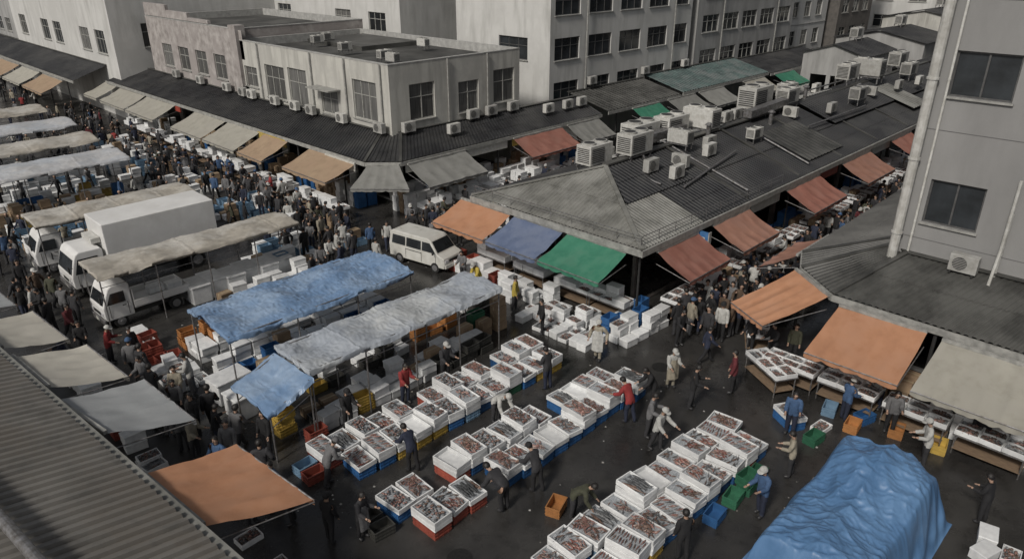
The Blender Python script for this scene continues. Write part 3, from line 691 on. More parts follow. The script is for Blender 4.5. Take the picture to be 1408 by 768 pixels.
def van_proto():
    K=[];W=1.7
    prof=[(-2.05,.35),(2.0,.35),(2.08,.6),(2.02,.95),(1.55,1.12),(1.02,1.78),(.8,1.88),(-1.85,1.9),(-2.0,1.8),(-2.08,1.1)]
    b=MB();b.prism(prof,W,0,.14,1.0);body=b.build('parked_van',['van_white'],False,bev=.045)
    hw=lambda z:W/2-max(0,z-1.0)*.14+.006
    for s in(1,-1):
        for x0,x1,x2,x3 in((.42,1.38,.98,.42),(-.75,.32,.32,-.75),(-1.85,-.85,-.85,-1.8)):
            b=MB();pane(b,[(x0,s*hw(1.15),1.15),(x1,s*hw(1.15),1.15),(x2,s*hw(1.66),1.66),(x3,s*hw(1.66),1.66)]);K.append(b.build('side_window',['glass'],False,fix=False))
        b=MB()
        for x in(.37,-.8,1.42): b.box(x-.008,s*(W/2+.003)-.003,.45,x+.008,s*(W/2+.003)+.003,1.02)
        b.box(-.8,s*(W/2+.008)-.008,.98,.37,s*(W/2+.008)+.008,1.0);K.append(b.build('door_seam',['tyre'],False))
        b=MB();b.box(2.03,s*.62-.15,.68,2.085,s*.62+.15,.86);K.append(b.build('headlight',['lamp_glass'],False,bev=.02))
        b=MB();b.box(-2.1,s*.72-.06,.8,-2.06,s*.72+.06,1.2);K.append(b.build('tail_light',['lamp_red'],False))
        b=MB();b.ell((1.35,s*(W/2+.12),1.18),.05,.1,.08);K.append(b.build('mirror',['tyre'],False,smooth=True))
    n=Vector((.66,0,.53)).normalized()*.012
    b=MB();pane(b,[Vector((1.5,-.74,1.19))+n,Vector((1.5,.74,1.19))+n,Vector((1.06,.66,1.73))+n,Vector((1.06,-.66,1.73))+n]);K.append(b.build('windscreen',['glass'],False,fix=False))
    b=MB();pane(b,[(-2.1,-.66,1.2),(-2.1,.66,1.2),(-2.04,.6,1.7),(-2.04,-.6,1.7)]);K.append(b.build('rear_window',['glass'],False,fix=False))
    b=MB();b.box(2.0,-.8,.36,2.13,.8,.6);K.append(b.build('bumper',['van_white'],False,bev=.04))
    b=MB();b.box(2.05,-.4,.7,2.09,.4,.84);K.append(b.build('grille',['tyre'],False))
    b=MB();b.box(2.131,-.17,.42,2.14,.17,.54);K.append(b.build('number_plate',['sign_white'],False))
    for x in(-1.3,1.35):
        for s in(1,-1): K.append(wheel(x,s*(W/2-.09),.3,.19,s))
    return proto(body,*K)
P_van=van_proto()
# ================================================================== THE PLACE
b=MB();b.quad((-300,-300,0),(600,-300,0),(600,600,0),(-300,600,0))
g=b.build('ground',['asphalt'],fix=False);g['kind']='structure'
b=MB()
for (x0,y0,x1,y1) in((7.6,9.7,9.3,9.76),(7.6,4.5,12,4.58)):
    b.quad((x0,y0,.004),(x1,y0,.004),(x1,y1,.004),(x0,y1,.004))
g=b.build('painted_line',['line_paint'],fix=False);g['kind']='structure'
for x,y in((8.9,10.6),(20.2,12.2),(19.2,20.9)):
    b=MB();b.cyl((x,y,.001),(x,y,.012),.33,n=24);thing(b.build('manhole_cover',['iron']),'round iron manhole cover set in wet asphalt','manhole cover','manhole covers')
b=MB()
for i in range(260):
    x=rd.uniform(6,21);y=rd.uniform(4,28);s=rd.uniform(.012,.05);a=rd.uniform(0,3);dx,dy=math.cos(a)*s,math.sin(a)*s
    b.add([(x-dx,y-dy,.006),(x+dy,y-dx,.006+s*.3),(x+dx,y+dy,.006),(x-dy,y+dx,.01)],[(0,1,2,3)],0)
thing(b.build('litter',['litter'],fix=False),'tiny scraps of foam and paper littering the asphalt','litter',kind='stuff')

building('market_building','weathered cream two-storey building with flat roof and parapet',25,35.6,34.3,52.2,8,'wall_cream',
 wx=[(46,48.6,4.5,6.7),(43.2,45.5,4.4,6.8),(35.6,38,4.6,6.9),(49.8,51.6,4.9,6.3),(39.7,41.6,4.4,5.9)],wy=[(26.4,28.3,4.7,6.8),(30.2,31.9,4.6,6.5),(33.2,35.1,4.8,6.9)],
 shx=[(35+4.2*i,38.4+4.2*i,.1,3.0) for i in range(4)],shy=[(25.6,29.5,.1,3.0),(30.3,34.8,.1,3.0)],pane='curtain')
building('market_building','old stained pinkish building with stepped parapet',25,36,52.4,68.6,8.7,'wall_pink',
 wx=[(66-3.2*i-1.9,66-3.2*i,4.9,6.7) for i in range(5)],shx=[(53+4*i,56.3+4*i,.1,3.0) for i in range(4)],pane='curtain')
b=MB();b.box(24.75,51.75,4.2,25.5,52.75,9.0);thing(b.build('wall_pier',['wall_pink']),'thick rendered pier between two old market buildings','pier')
for i,(y0,y1,z) in enumerate(((64,68.5,9.8),(60,63.98,9.4),(56.5,59.98,9.05))):
    b=MB();b.box(25.0,y0,8.8,25.25,y1,z);thing(b.build('parapet_step',['wall_pink']),'stained raised parapet step of old building','parapet','parapet steps')
building('market_building','tall weathered white building above the market',22.5,38,70,101,10.4,'wall_white',
 wx=[(72+4*i,74.4+4*i,5.4,7.4) for i in(0,1,3,4,6)],wy=[(25,27,6,8),(30,32,6,8)])
building('market_building','long grey building with rows of small windows',23,40,103,150,13,'wall_grey',
 wx=[(105+3.6*i,107.2+3.6*i,z,z+1.5) for i in range(12) for z in(5,8.6)])
building('office_building','white office building with ribbon rows of windows',40.5,59,36,46,19,'wall_white',
 wy=[(41+3.85*i,43.8+3.85*i,z,z+1.55) for i in range(4) for z in(3.4,6.5,9.6,12.7)]+[(56.5,58.4,z,z+1.55) for z in(3.4,6.5,9.6,12.7)],wx=[(38.2,41.2,z,z+1.6) for z in(6.4,12.6)],pipes=(44.4,56.1),pane='glass',fr='frame_dark')
building('office_building','pale grey rear building with small windows and pipes',38,60,50,75,15,'wall_white',
 wx=[(52+5*i,54.4+5*i,z,z+1.5) for i in(0,1,3,4) for z in(7.6,10.8)])
building('office_building','tall grey rear building above the market',38,62,78,112,17,'wall_grey',wx=[(80+4.5*i,82.6+4.5*i,z,z+1.6) for i in range(7) for z in(7,10.4)])
building('office_building','grey office building with dark window bands',60,79,36,52,17,'wall_grey',
 wy=[(61+3.6*i,63.8+3.6*i,z,z+1.5) for i in range(5) for z in(4,7,10,13)],pipes=(64.2,75),pane='glass')
building('office_building','white rendered townhouse with shuttered windows',80,90,37,52,13,'wall_white',wy=[(81+3*i,82.5+3*i,z,z+1.6) for i in range(3) for z in(4,7,10)],ledges=(6.2,9.2))
building('office_building','dark brown tiled building at the end of the street',91,101,36,50,18,'wall_dark',wy=[(92+3*i,93.8+3*i,z,z+1.4) for i in range(3) for z in(4,7,10,13)])
building('office_building','pale building closing the end of the street',112,135,8,60,18,'wall_white',wx=[(12+4.2*i,14.2+4.2*i,z,z+1.6) for i in range(11) for z in(4,7.4,10.8)],wy=[(114,117,5,7)])
building('office_building','low grey building beside the narrow street',62,100,-6,8.5,9,'wall_grey',wx=[(0,3,4.5,6),(4.5,7,4.5,6)])
for i,(x,y,w,d,h,wm,rm) in enumerate(((74,26,8,6,4.6,'wall_grey','roof_dark'),(84,24,9,9,5.2,'wall_grey','roof_dark'),(74,14,9,8,4.4,'wall_cream','roof_dark'),(86,12,9,9,6,'wall_grey','roof_green'),(97,24,9,9,6.5,'wall_cream','roof_dark'),(98,12,8,8,7,'wall_white','roof_grey'))):
    r=empty('small_building',x,y);thing(r,'small low building with shallow pitched sheet roof','building','small buildings by the far street')
    b=MB();facade(b,(x,y+d),-math.pi/2,d,0,h,[(1,1,1.6,1.6),(d-3,1,1.6,1.6)]);facade(b,(x,y),0,w,0,h,[(1,.1,2.4,2.4),(w-3.2,1,2,1.4)]);b.quad((x,y+d,0),(x+w,y+d,0),(x+w,y+d,h),(x,y+d,h));b.quad((x+w,y,0),(x+w,y+d,0),(x+w,y+d,h),(x+w,y,h))
    b.add([(x,y,h),(x,y+d,h),(x,y+d/2,h+.9)],[(0,1,2)],0);adopt(b.build('wall',[wm],fix=False),r)
    b=MB();corr(b,(x-.3,y-.3,h-.05),(x+w,y-.3,h-.05),(x-.3,y+d/2,h+.95),(x+w,y+d/2,h+.95),.5,.06);corr(b,(x-.3,y+d+.3,h-.05),(x+w,y+d+.3,h-.05),(x-.3,y+d/2,h+.95),(x+w,y+d/2,h+.95),.5,.06);adopt(b.build('roof_sheet',[rm],fix=False),r)
    hv(x+w*.6,y+d*.5,h+1.1,0,.8)
# tower
building('tower_building','tall plain grey concrete tower with sliding windows',26.5,46,-14,7.2,24,'wall_tower',
 wx=[(4.8,6.45,5.5,7.0),(4.8,6.6,9.7,11.1),(-.5,1.6,5.5,7.0),(-.5,1.6,9.7,11.1),(4.8,6.6,13.8,15.2)],shx=[(3.2,6.6,.1,2.9),(-1.2,2.4,.1,2.9)],seams=(4.9,8.6,12.6,16.6),hz=False,pane='glass',fr='frame_dark')
for (r,pts) in((.16,((26.25,7.05,3.9),(26.25,7.05,24)),),(.04,((26.42,6.62,4.4),(26.42,6.62,14),)),(.06,((26.4,3.95,4.2),(26.4,3.95,6.4),))):
    b=MB()
    for i in range(len(pts)-1): b.cyl(pts[i],pts[i+1],r,n=12)
    z=5
    while z<pts[-1][2]-1: b.cyl((pts[0][0],pts[0][1],z),(pts[0][0],pts[0][1],z+.07),r*1.2,n=12);z+=2.6
    thing(b.build('drain_pipe',['ac_white'],smooth=False),'pale vertical drain pipe on the grey tower wall','pipe','drain pipes')
# --- lean-to roofs
leanto('canopy_roof','dark corrugated canopy roof around the cream building',
 [(21.9,72,3.25),(22.2,33.2,3.25),(23.6,31.8,3.25),(41.5,31.8,3.25)],[(25,72,4.15),(25,35.2,4.15),(25.6,34.28,4.15),(41.5,34.28,4.15)],'roof_dark',.26,.04,posts=[(22.6,36+5*i) for i in range(7)]+[(27+4.5*i,32.2) for i in range(4)],rows=3)
leanto('canopy_roof','dark canopy roof along the far shops',[(19.5,112,3.4),(19.5,73,3.4)],[(22.5,112,4.4),(22.5,73,4.4)],'roof_dark',.4,.05,posts=[(19.8,76+6*i) for i in range(5)])
leanto('canopy_roof','dark corrugated canopy roof below white offices',[(42.5,32,3.25),(52,32,3.25)],[(42.5,35.85,4.1),(52,35.85,4.1)],'roof_tower',.4,.05,posts=[(44,32.4),(49,32.4)],rows=3)
leanto('canopy_roof','greenish corrugated canopy roof below white offices',[(52.3,32,3.35),(67,32,3.35)],[(52.3,35.85,4.3),(67,35.85,4.3)],'roof_green',.4,.05,posts=[(54+5*i,32.4) for i in range(3)],rows=3)
leanto('canopy_roof','dark corrugated canopy roof below grey offices',[(67.4,32,3.2),(82,32,3.2)],[(67.4,35.85,4.1),(82,35.85,4.1)],'roof_dark',.4,.05,posts=[(70,32.4),(76,32.4)],rows=3)
leanto('canopy_roof','grey ribbed canopy roof around the concrete tower',
 [(44,10.5,3.2),(26.6,10.3,3.2),(25.2,9.7,3.2),(23.7,7.9,3.2),(23.4,-10,3.2)],[(44,7.25,4.3),(28,7.25,4.3),(27,7.2,4.3),(26.45,6.6,4.3),(26.45,-10,4.3)],'roof_tower',.22,.04,posts=[(23.9,7.6),(23.8,4.6),(23.8,1.2),(26.4,10),(31,10),(36,10)],rows=2)
# --- central market block
root=empty('market_hall',23.4,15.8);thing(root,'low central market hall with hipped corrugated roof','building')
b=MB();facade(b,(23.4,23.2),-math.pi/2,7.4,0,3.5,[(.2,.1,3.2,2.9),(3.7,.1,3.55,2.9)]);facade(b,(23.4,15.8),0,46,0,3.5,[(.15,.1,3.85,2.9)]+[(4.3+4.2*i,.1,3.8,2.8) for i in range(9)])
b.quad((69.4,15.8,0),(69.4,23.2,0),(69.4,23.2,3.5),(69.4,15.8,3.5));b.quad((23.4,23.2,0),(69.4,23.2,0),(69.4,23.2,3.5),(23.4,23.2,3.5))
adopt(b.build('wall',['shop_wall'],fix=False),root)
E=3.4;RZ=5.0;YM=19.45;XH=25.8
b=MB()
corr(b,(22,24.3,E),(22,14.6,E),(XH,24.3,RZ),(XH,14.6,RZ),.19,.028,0,2,lf=lambda s:1-abs(2*s-1))
adopt(b.build('hip_roof',['roof_grey'],fix=False),root)
KX=XH-22
b=MB();corr(b,(22,14.6,E),(26.5,14.6,E),(22,YM,RZ),(26.5,YM,RZ),.19,.028,0,2,lf=lambda s:min(.5,s*4.5/KX));adopt(b.build('corner_roof',['roof_grey'],fix=False),root)
b=MB();mid=E+(RZ-E)*.5;ym=14.6+(YM-14.6)*.5
x0=22+KX*.5-.2
corr(b,(x0,ym-.1,mid+.01),(45,ym-.1,mid+.01),(x0,YM,RZ+.04),(45,YM,RZ+.04),.25,.035,0,2,lf=lambda s:min(1,max(0,(s*(45-x0)-.35)/(KX*.5))))
corr(b,(26.55,14.6,E),(69.5,14.6,E),(26.55,ym,mid),(69.5,ym,mid),.25,.035,0,2)
corr(b,(45.1,ym-.15,mid+.12),(69.5,ym-.15,mid+.12),(45.1,YM,RZ+.25),(69.5,YM,RZ+.25),.33,.045,0,3)
corr(b,(69.5,24.3,E),(22,24.3,E),(69.5,YM,RZ),(22,YM,RZ),.28,.035,0,4,lf=lambda s:min(1,(1-s)*47.5/KX));adopt(b.build('main_roof',['roof_dark'],fix=False),root)
b=MB();b.beam((XH,YM,RZ+.1),(69.5,YM,RZ+.3),.35,.08)
adopt(b.build('ridge_cap',['roof_tower']),root)
b=MB()
for e,t in(((22,24.3,E),(XH,YM,RZ)),((22,14.6,E),(XH,YM,RZ))): b.beam(Vector(e)+Vector((0,0,.07)),Vector(t)+Vector((0,0,.07)),.2,.05)
adopt(b.build('hip_cap',['roof_grey']),root)
b=MB()
for i in range(7): b.beam((30.5+5.3*i,14.7,3.5),(30.5+5.3*i,19.3,5.09),.12,.06)
adopt(b.build('roof_rib',['roof_tower']),root)
b=MB();b.beam((21.95,24.3,3.28),(21.95,14.55,3.28),.1,.26);b.beam((21.9,14.55,3.28),(69.5,14.55,3.28),.1,.26);adopt(b.build('fascia_board',['trim']),root)
b=MB()
for (p,q) in(((22.15,24.2),(22.15,14.75)),((22.15,14.75),(34,14.75))):
    p=Vector((*p,3.5));q=Vector((*q,3.5));n=int((q-p).length/1.1)
    for i in range(n+1): r=p.lerp(q,i/n);b.cyl(r,r+Vector((0,0,.38)),.015,n=5)
    b.cyl(p+Vector((0,0,.38)),q+Vector((0,0,.38)),.018,n=5);b.cyl(p+Vector((0,0,.2)),q+Vector((0,0,.2)),.012,n=5)
adopt(b.build('roof_railing',['steel']),root)
for (x,y) in[(22.6,23.8),(22.6,19.5),(22.5,15.0)]+[(27+4.3*i,15) for i in range(9)]:
    b=MB();b.cyl((x,y,0),(x,y,3.2),.05,n=8);adopt(b.build('post',['dark_steel']),root)
for (x0,x1,y0,y1,mt) in((33,38.5,19.6,23.6,'roof_pale'),(46,52,20,23.5,'roof_pale'),(38,42.5,15.2,18.2,'roof_tower'),(55,58,15.5,18.5,'roof_grey'),(28.6,31.4,19.7,22.3,'roof_pale')):
    b=MB();zz=lambda y:RZ-(abs(y-YM))*.33+.1+(.2 if x0>45 else 0)
    corr(b,(x0,y0,zz(y0)),(x1,y0,zz(y0)),(x0,y1,zz(y1)),(x1,y1,zz(y1)),.4,.04);adopt(b.build('roof_patch',[mt],fix=False),root)
for x,y,z,r,s in((26.2,20.4,4.75,0,.85),(28.2,19.6,5.0,0,.9),(30.9,21.2,4.6,0,1.05),(33.1,20.8,4.75,0,1.0),(35.1,20.2,5.0,90,.95),(41.4,20.4,5.1,0,1.15),(44,19.6,5.2,0,.8),(54,20,5.4,0,.95),(56.5,19.5,5.4,90,1.05),(59,21,5.1,0,.95),(50,17.6,4.9,0,.7),(36.6,17.8,4.65,0,.5),(64,20,5.3,0,.95),(38.2,21.8,4.5,90,.8),(48,21.5,4.8,0,.8),(61.5,18.3,5.1,0,.8),(31.2,19.0,5.1,90,.6)):
    hv(x,y,z,r,s)
for x,y,z,r in((27.6,18.2,4.6,0),(28.4,17.3,4.32,0),(29.6,17.9,4.5,-90),(33,18.4,4.7,0),(46,17.6,4.7,0),(53,17.9,4.8,-90),(57,17.4,4.8,0),(30,22.6,4.0,-90),(38.2,20.4,4.9,0),(39.3,20.4,4.9,0),(32.2,17.9,4.55,0),(42.5,18.6,4.8,-90),(29.3,20.8,4.75,0),(51.5,21,4.8,0),(66,17,4.8,0),(60,17,4.8,0),(27.2,21.8,4.3,-90)):
    ac(x,y,z,r,'standing on the dark market roof')
for p,q in(((27.5,18.4,5.0),(30.6,21.2,5.3)),((36,20.4,5.2),(41,20.4,5.4)),((45,19.9,5.6),(53,19.9,5.6)),((28,16.6,4.2),(34,17.4,4.6)),((42,17.2,4.6),(50,17.0,4.7)),((31,19.9,5.2),(31,15,3.7)),((37.5,18.8,5.0),(37.5,15,3.7)),((27,17.2,4.4),(27,20.5,4.85)),((34,21.5,5.0),(38,21.5,5.0))):
    b=MB();b.cyl(p,q,.05,n=8);thing(b.build('roof_pipe',['steel']),'thin metal pipe running over the market roof','pipe','roof pipes')
for p,q in(((29.2,20.3,5.4),(33.5,20.3,5.4)),((38.5,19.3,5.5),(43,19.3,5.6))):
    b=MB();b.beam(p,q,.5,.4)
    for t in(.1,.5,.9):
        m_=Vector(p).lerp(Vector(q),t);b.cyl(m_-Vector((0,0,.7)),m_-Vector((0,0,.18)),.03,n=5)
    thing(b.build('air_duct',['steel']),'square metal air duct on legs over the roof','duct','air ducts')
for x,y,z in((32.2,19.6,5.1),(40,18.6,5.0),(47,19.8,5.4),(52.5,18.5,5.0),(34.2,19.2,5.1)):
    b=MB();b.cyl((x,y,z-.3),(x,y,z+.5),.12,n=12);b.cyl((x,y,z+.5),(x,y,z+.62),.22,.08,n=12);thing(b.build('roof_vent',['steel']),'round metal roof vent with conical cap','vent','roof vents')
# signs
b=MB();b.box(26.1,14.1,1.7,26.25,15.2,3.1);b.box(26.08,14.05,1.65,26.27,14.1,3.15,1);sg=b.build('hanging_sign',['sign_blue','trim']);thing(sg,'blue hanging shop sign with white marks','sign')
b=MB()
for i in range(4): b.box(26.085,14.25+.02*i,2.8-.3*i,26.098,14.95-.05*i,2.9-.3*i)
b.box(26.084,14.3,1.8,26.097,14.9,1.86);c=b.build('sign_lettering',['sign_white']);c.parent=sg
for x,y0,y1,z,mt in((22.05,34,37,2.6,'sign_white'),(22.05,41.5,45,2.6,'sign_yellow'),(22.0,57,58,2.6,'sign_red')):
    b=MB();b.box(x,y0,z,x+.08,y1,z+.5);thing(b.build('shop_sign',[mt]),'long flat shop sign under the canopy eave','sign','shop signs')
for x0,x1,y,mt in((24,28,31.85,'sign_white'),(28.6,32,31.85,'sign_white'),(32.5,34,31.85,'sign_yellow'),(37,41,31.85,'sign_white'),(31,34,14.75,'sign_white'),(38.5,41,14.75,'sign_red'),(46,49,14.75,'sign_white')):
    b=MB();b.box(x0,y,2.55,x1,y+.08,3.0);o=b.build('shop_sign',[mt]);thing(o,'long flat shop sign under the canopy eave','sign','shop signs')
# --- awnings
T='hanging over a market stall'
awx(22,21.7,25,'awn_orange','wide orange awning with scalloped edge '+T,dep=1.8,dz=.7,z=3.1)
awx(22,18.6,21.45,'awn_blue','faded blue awning with scalloped edge '+T,dep=1.8,dz=.7,z=3.1)
awx(22,15.3,18.35,'awn_green','bright green awning with scalloped edge '+T,dep=1.8,dz=.7,z=3.1)
for x0,x1,m,l in((23.0,26,'awn_terracotta','red'),(27.2,30.4,'awn_salmon','salmon'),(34.2,38,'awn_terracotta','dull red'),(41,45,'awn_salmon','salmon'),(48.5,52,'awn_terracotta','red'),(58,61,'awn_terracotta','red')):
    awy(14.55,x0,x1,m,l+' awning on the central market hall',dep=1.6,dz=.75)
awning((27.5,24.4,3.0),(24.5,24.4,3.0),(27.5,25.9,2.3),(24.5,25.9,2.3),'awn_orange','orange rear awning on the central market hall')
awning((22.3,38.8,3.1),(22.3,34.0,3.1),(20.2,38.8,2.3),(20.2,34.2,2.3),'awn_tan','rust brown awning with hanging edge '+T)
awning((22.3,33.1,3.1),(23.5,31.8,3.1),(20.6,32.4,2.3),(22.8,30.1,2.3),'awn_grey','grey corner awning '+T)
awy(31.7,24,28.3,'awn_grey','grey awning below the cream building',dep=1.9)
awy(31.7,32.4,37,'awn_terracotta','dull red awning below the cream building',dep=1.7)
awy(31.7,37.6,41,'awn_grey','grey awning below the cream building',dep=1.6)
for y0,y1,m,l in((41.2,44.2,'awn_tan','small tan'),(44.8,49.2,'awn_beige','pale beige'),(49.6,54.4,'awn_beige','pale beige'),(57.8,63.2,'awn_beige','pale beige'),(63.6,69,'awn_beige','cream'),(70,73,'awn_beige','cream')):
    awx(22.1,y0,y1,m,l+' awning with scalloped edge '+T)
for y0,y1,m in((76,82,'awn_tan'),(83,89,'awn_beige'),(90,97,'awn_tan'),(98,106,'awn_beige')): awx(19.5,y0,y1,m,'tan awning along the far shops')
for x0,x1,m,l in((45.3,48.8,'awn_green','green'),(50,54,'awn_grey','grey'),(54.6,58.6,'awn_grey','grey'),(62,66,'awn_beige','beige'),(68,72,'awn_green','green'),(80,86,'awn_orange','rusty orange')):
    awy(31.9,x0,x1,m,l+' awning below the white offices',dep=1.8)
awx(23.35,4.75,7.5,'awn_orange','large orange awning on the grey tower shops',dep=2.25,z=3.05)
awx(23.3,1.5,4.3,'awn_beige','large pale grey awning on the tower shops',dep=2.1,z=3.0)
awx(23.3,-2.2,1.2,'awn_grey','grey awning on the tower shops',dep=2.0)
awning((25.1,9.85,3.1),(23.7,8.0,3.1),(22.6,11.0,2.25),(21.7,9.3,2.25),'awn_orange','orange corner awning on the tower shops')
awning((29.4,10.4,3.1),(26.4,10.4,3.1),(29.2,11.7,2.5),(25.9,11.7,2.4),'awn_salmon','salmon awning on the tower shops')
ac(26.1,4.8,4.2,-90,'standing on the ribbed canopy roof')
b=MB();b.cyl((25.9,3.95,4.1),(26.3,3.95,5.2),.05,n=8);b.cyl((26.3,3.95,5.2),(26.3,3.95,7.5),.05,n=8);thing(b.build('drain_pipe',['ac_white']),'pale thin pipe with bend on tower wall','pipe','drain pipes')
for y in(51.5,50.2,46.9,44.3,42.3,38.8,34.9): ac(24.55,y,4.15,-90)
for x in(25.9,31,32.6,34.6): ac(x,33.9,4.15,0)
for x,y,r in((29,48,0),(30.5,49,0),(27.5,38,0),(33,41,90),(28,43,0),(27,36.5,90)): hv(x,y,7.75,r,.45)
for x,y in((45,35.6),(52,35.6),(58,35.6)): ac(x,y,4.4,0)
for y in(54,58.5,63): ac(24.55,y,4.2,-90)
for x in(28.5,37,39,40.5): ac(x,32.9,3.8,0,'standing on the dark canopy roof')
b=MB();b.box(24.1,39.3,6.0,24.98,41.9,6.08);thing(b.build('door_hood',['trim']),'small concrete hood over an upper window','hood')
for x,y in((24.9,42.4),(24.9,49.2),(24.9,35.0),(24.9,38.6)):
    b=MB();b.cyl((x,y,4.2),(x,y,8.0),.05,n=7);thing(b.build('drain_pipe',['trim']),'thin drain pipe on the cream building wall','pipe','drain pipes')
for x in(29.3,32.6):
    b=MB();b.cyl((x,34.2,4.2),(x,34.2,8.0),.05,n=7);thing(b.build('drain_pipe',['trim']),'thin drain pipe on the cream building wall','pipe','drain pipes')
b=MB();b.box(30,44,7.5,35,51,7.8);thing(b.build('roof_skylight',['roof_tower']),'low dark skylight box on flat roof','skylight')
for x,y,w,d,z in((45,52,6,6,14.5),(28,75,5,8,9.9)):
    b=MB();b.box(x,y,z,x+w,y+d,z+2.0);b.box(x-.2,y-.2,z+2.0,x+w+.2,y+d+.2,z+2.15);thing(b.build('roof_shelter',['wall_white']),'small rendered stair shelter on flat roof','roof shelter','roof shelters')
# --- near corrugated roof
root=empty('market_shed',2,12);thing(root,'long open shed with ribbed grey metal roof','building')
b=MB();corr(b,(3.95,8.0,3.35),(2.1,29.0,3.35),(-6.5,7.2,5.6),(-8.3,28.2,5.6),.27,.075,0,2);adopt(b.build('roof_sheet',['roof_near'],fix=False),root)
b=MB();b.beam((4.06,8.0,3.26),(2.21,29.0,3.26),.16,.14);adopt(b.build('gutter',['roof_grey']),root)
b=MB();b.beam((3.85,8.0,3.05),(2.05,29.0,3.05),.08,.25);adopt(b.build('fascia_board',['wood']),root)
for i in range(6):
    t=i/5;b=MB();b.cyl((3.8-1.75*t,8.5+20*t,0),(3.8-1.75*t,8.5+20*t,3.1),.06,n=8);adopt(b.build('post',['dark_steel']),root)
b=MB();b.cyl((1.6,7,4.25),(.2,20,4.25),.11,n=14)
for i in range(6): b.cyl((1.5-.2*i,8+2*i,3.95),(1.5-.2*i,8+2*i,4.2),.03,n=6)
thing(b.build('roof_conduit',['steel'],smooth=False),'thick metal conduit pipe lying on ribbed roof','pipe')
awning((3.55,15.3,3.1),(3.8,12.7,3.1),(5.75,15.3,2.75),(6.2,12.5,2.4),'awn_orange','stretched orange canvas awning beside ribbed shed roof')
awning((3.1,20.0,3.1),(3.5,17.5,3.1),(5.3,20.0,2.75),(5.6,17.4,2.5),'canvas_grey','pale grey canvas awning beside ribbed shed roof')
awning((2.9,23.4,3.1),(3.15,20.8,3.1),(4.8,23.2,2.8),(5.1,20.7,2.6),'canvas_pale','off-white canvas awning beside ribbed shed roof')
awning((2.5,27.1,3.0),(2.85,24.4,3.0),(4.3,27.0,2.8),(4.6,24.4,2.6),'canvas_pale','beige canvas awning beside ribbed shed roof')
awning((2.2,31.3,3.0),(2.5,28.4,3.0),(3.8,31.2,2.8),(4.1,28.4,2.6),'canvas_grey','grey canvas awning beside ribbed shed roof')
# --- market tents
tent(8.3,15.7,21.0,23.9,2.6,'tarp_blue','long stall canopy covered with creased blue tarpaulin',.18,4,.16,1,res=(260,110))
tent(9.1,17.0,17.4,19.3,2.6,'tarp_pale','long narrow stall canopy with pale blue tarpaulin',.10,5,.13,2,res=(260,80))
tent(7.6,8.95,17.3,19.4,2.05,'tarp_blue','low drooping blue tarpaulin lean-to on poles',.05,2,.10,3,slope=.55)
tent(7.0,15.5,29.1,31,2.6,'tarp_tan','narrow stall canopy with weathered tan canvas',.1,5,.09,4)
tent(7.0,14.2,37,39.2,2.6,'tarp_tan','stall canopy with weathered cream canvas',.15,4,.09,5)
tent(6,14.2,46,49.2,2.7,'tarp_white','stall canopy with pale blue plastic sheet',.25,4,.10,6)
tent(5,14.5,52,55,2.7,'tarp_tan','stall canopy with cream canvas sheet',.2,4,.10,7)
tent(5,15,58,61.2,2.7,'tarp_white','stall canopy with pale plastic sheet',.2,4,.10,8)
tent(5,15,65,68,2.7,'tarp_tan','stall canopy with cream canvas sheet',.2,4,.10,9)
# --- draped goods
def drape(x0,x1,y0,y1,hf,mtl,label,seed,nu=260,nv=170):
    b=MB()
    def fn(u,v):
        x=x0+(x1-x0)*u;y=y0+(y1-y0)*v
        w=.18*noise.noise(Vector((u*3,v*3,seed)))
        e=min(min(u,1-u)*(x1-x0),min(v,1-v)*(y1-y0))+w*1.0
        k=max(0,min(1,(e)/.62));k=k*k*(3-2*k)
        h=hf(u,v)*k
        h-=(.28*crease(x*.5+y*.6,y*.8-x*.2,seed)+.14*crease(x*1.1-y*1.6,y*.6+x*.5,seed+2)+.10*crease(x*3.2+y*1.2,y*1.4-x,seed+4)+.04*crease(x*7,y*5,seed))*k
        fl=.08*math.sin((x*1.0-y)*6+3*noise.noise(Vector((x,y,seed))))*(1-k)*min(1,k*4)
        return Vector((x+fl,y+fl,max(.015,h+.12*k+.02+.04*(1-k)*noise.noise(Vector((x*3,y*3,1))))))
    b.grid(fn,nu,nv);return thing(b.build('covered_goods_pile',[mtl],smooth=True,fix=False),label,'covered pile')
def hA(u,v): return 1.6+.75*math.exp(-((u-.70)/.22)**2)*(1-abs(v-.5)*1.0)-.5*abs(v-.5)*2*.9+.15*math.sin(u*9)
drape(12.9,18.9,2.1,5.5,hA,'tarp_deep','large pile of goods covered by crumpled blue tarpaulin',3)
drape(19.6,22.4,-1.8,.5,lambda u,v:1.3,'tarp_deep','smaller pile covered by blue tarpaulin sheet',8,90,70)
# --- vehicles
thing(inst(P_truck,10.3,34.3,0,180,(1,1,1)),'white box truck parked between market stalls','truck')
thing(inst(P_kei,8.7,30.3,0,182,1.02),'small white flatbed truck under tan canopy','truck')
thing(inst(P_kei,8.6,38.2,0,178,1.1),'small white truck under cream stall canopy','truck')
thing(inst(P_van,20.4,25.9,0,-80,.84),'cream white van parked at the junction','van')
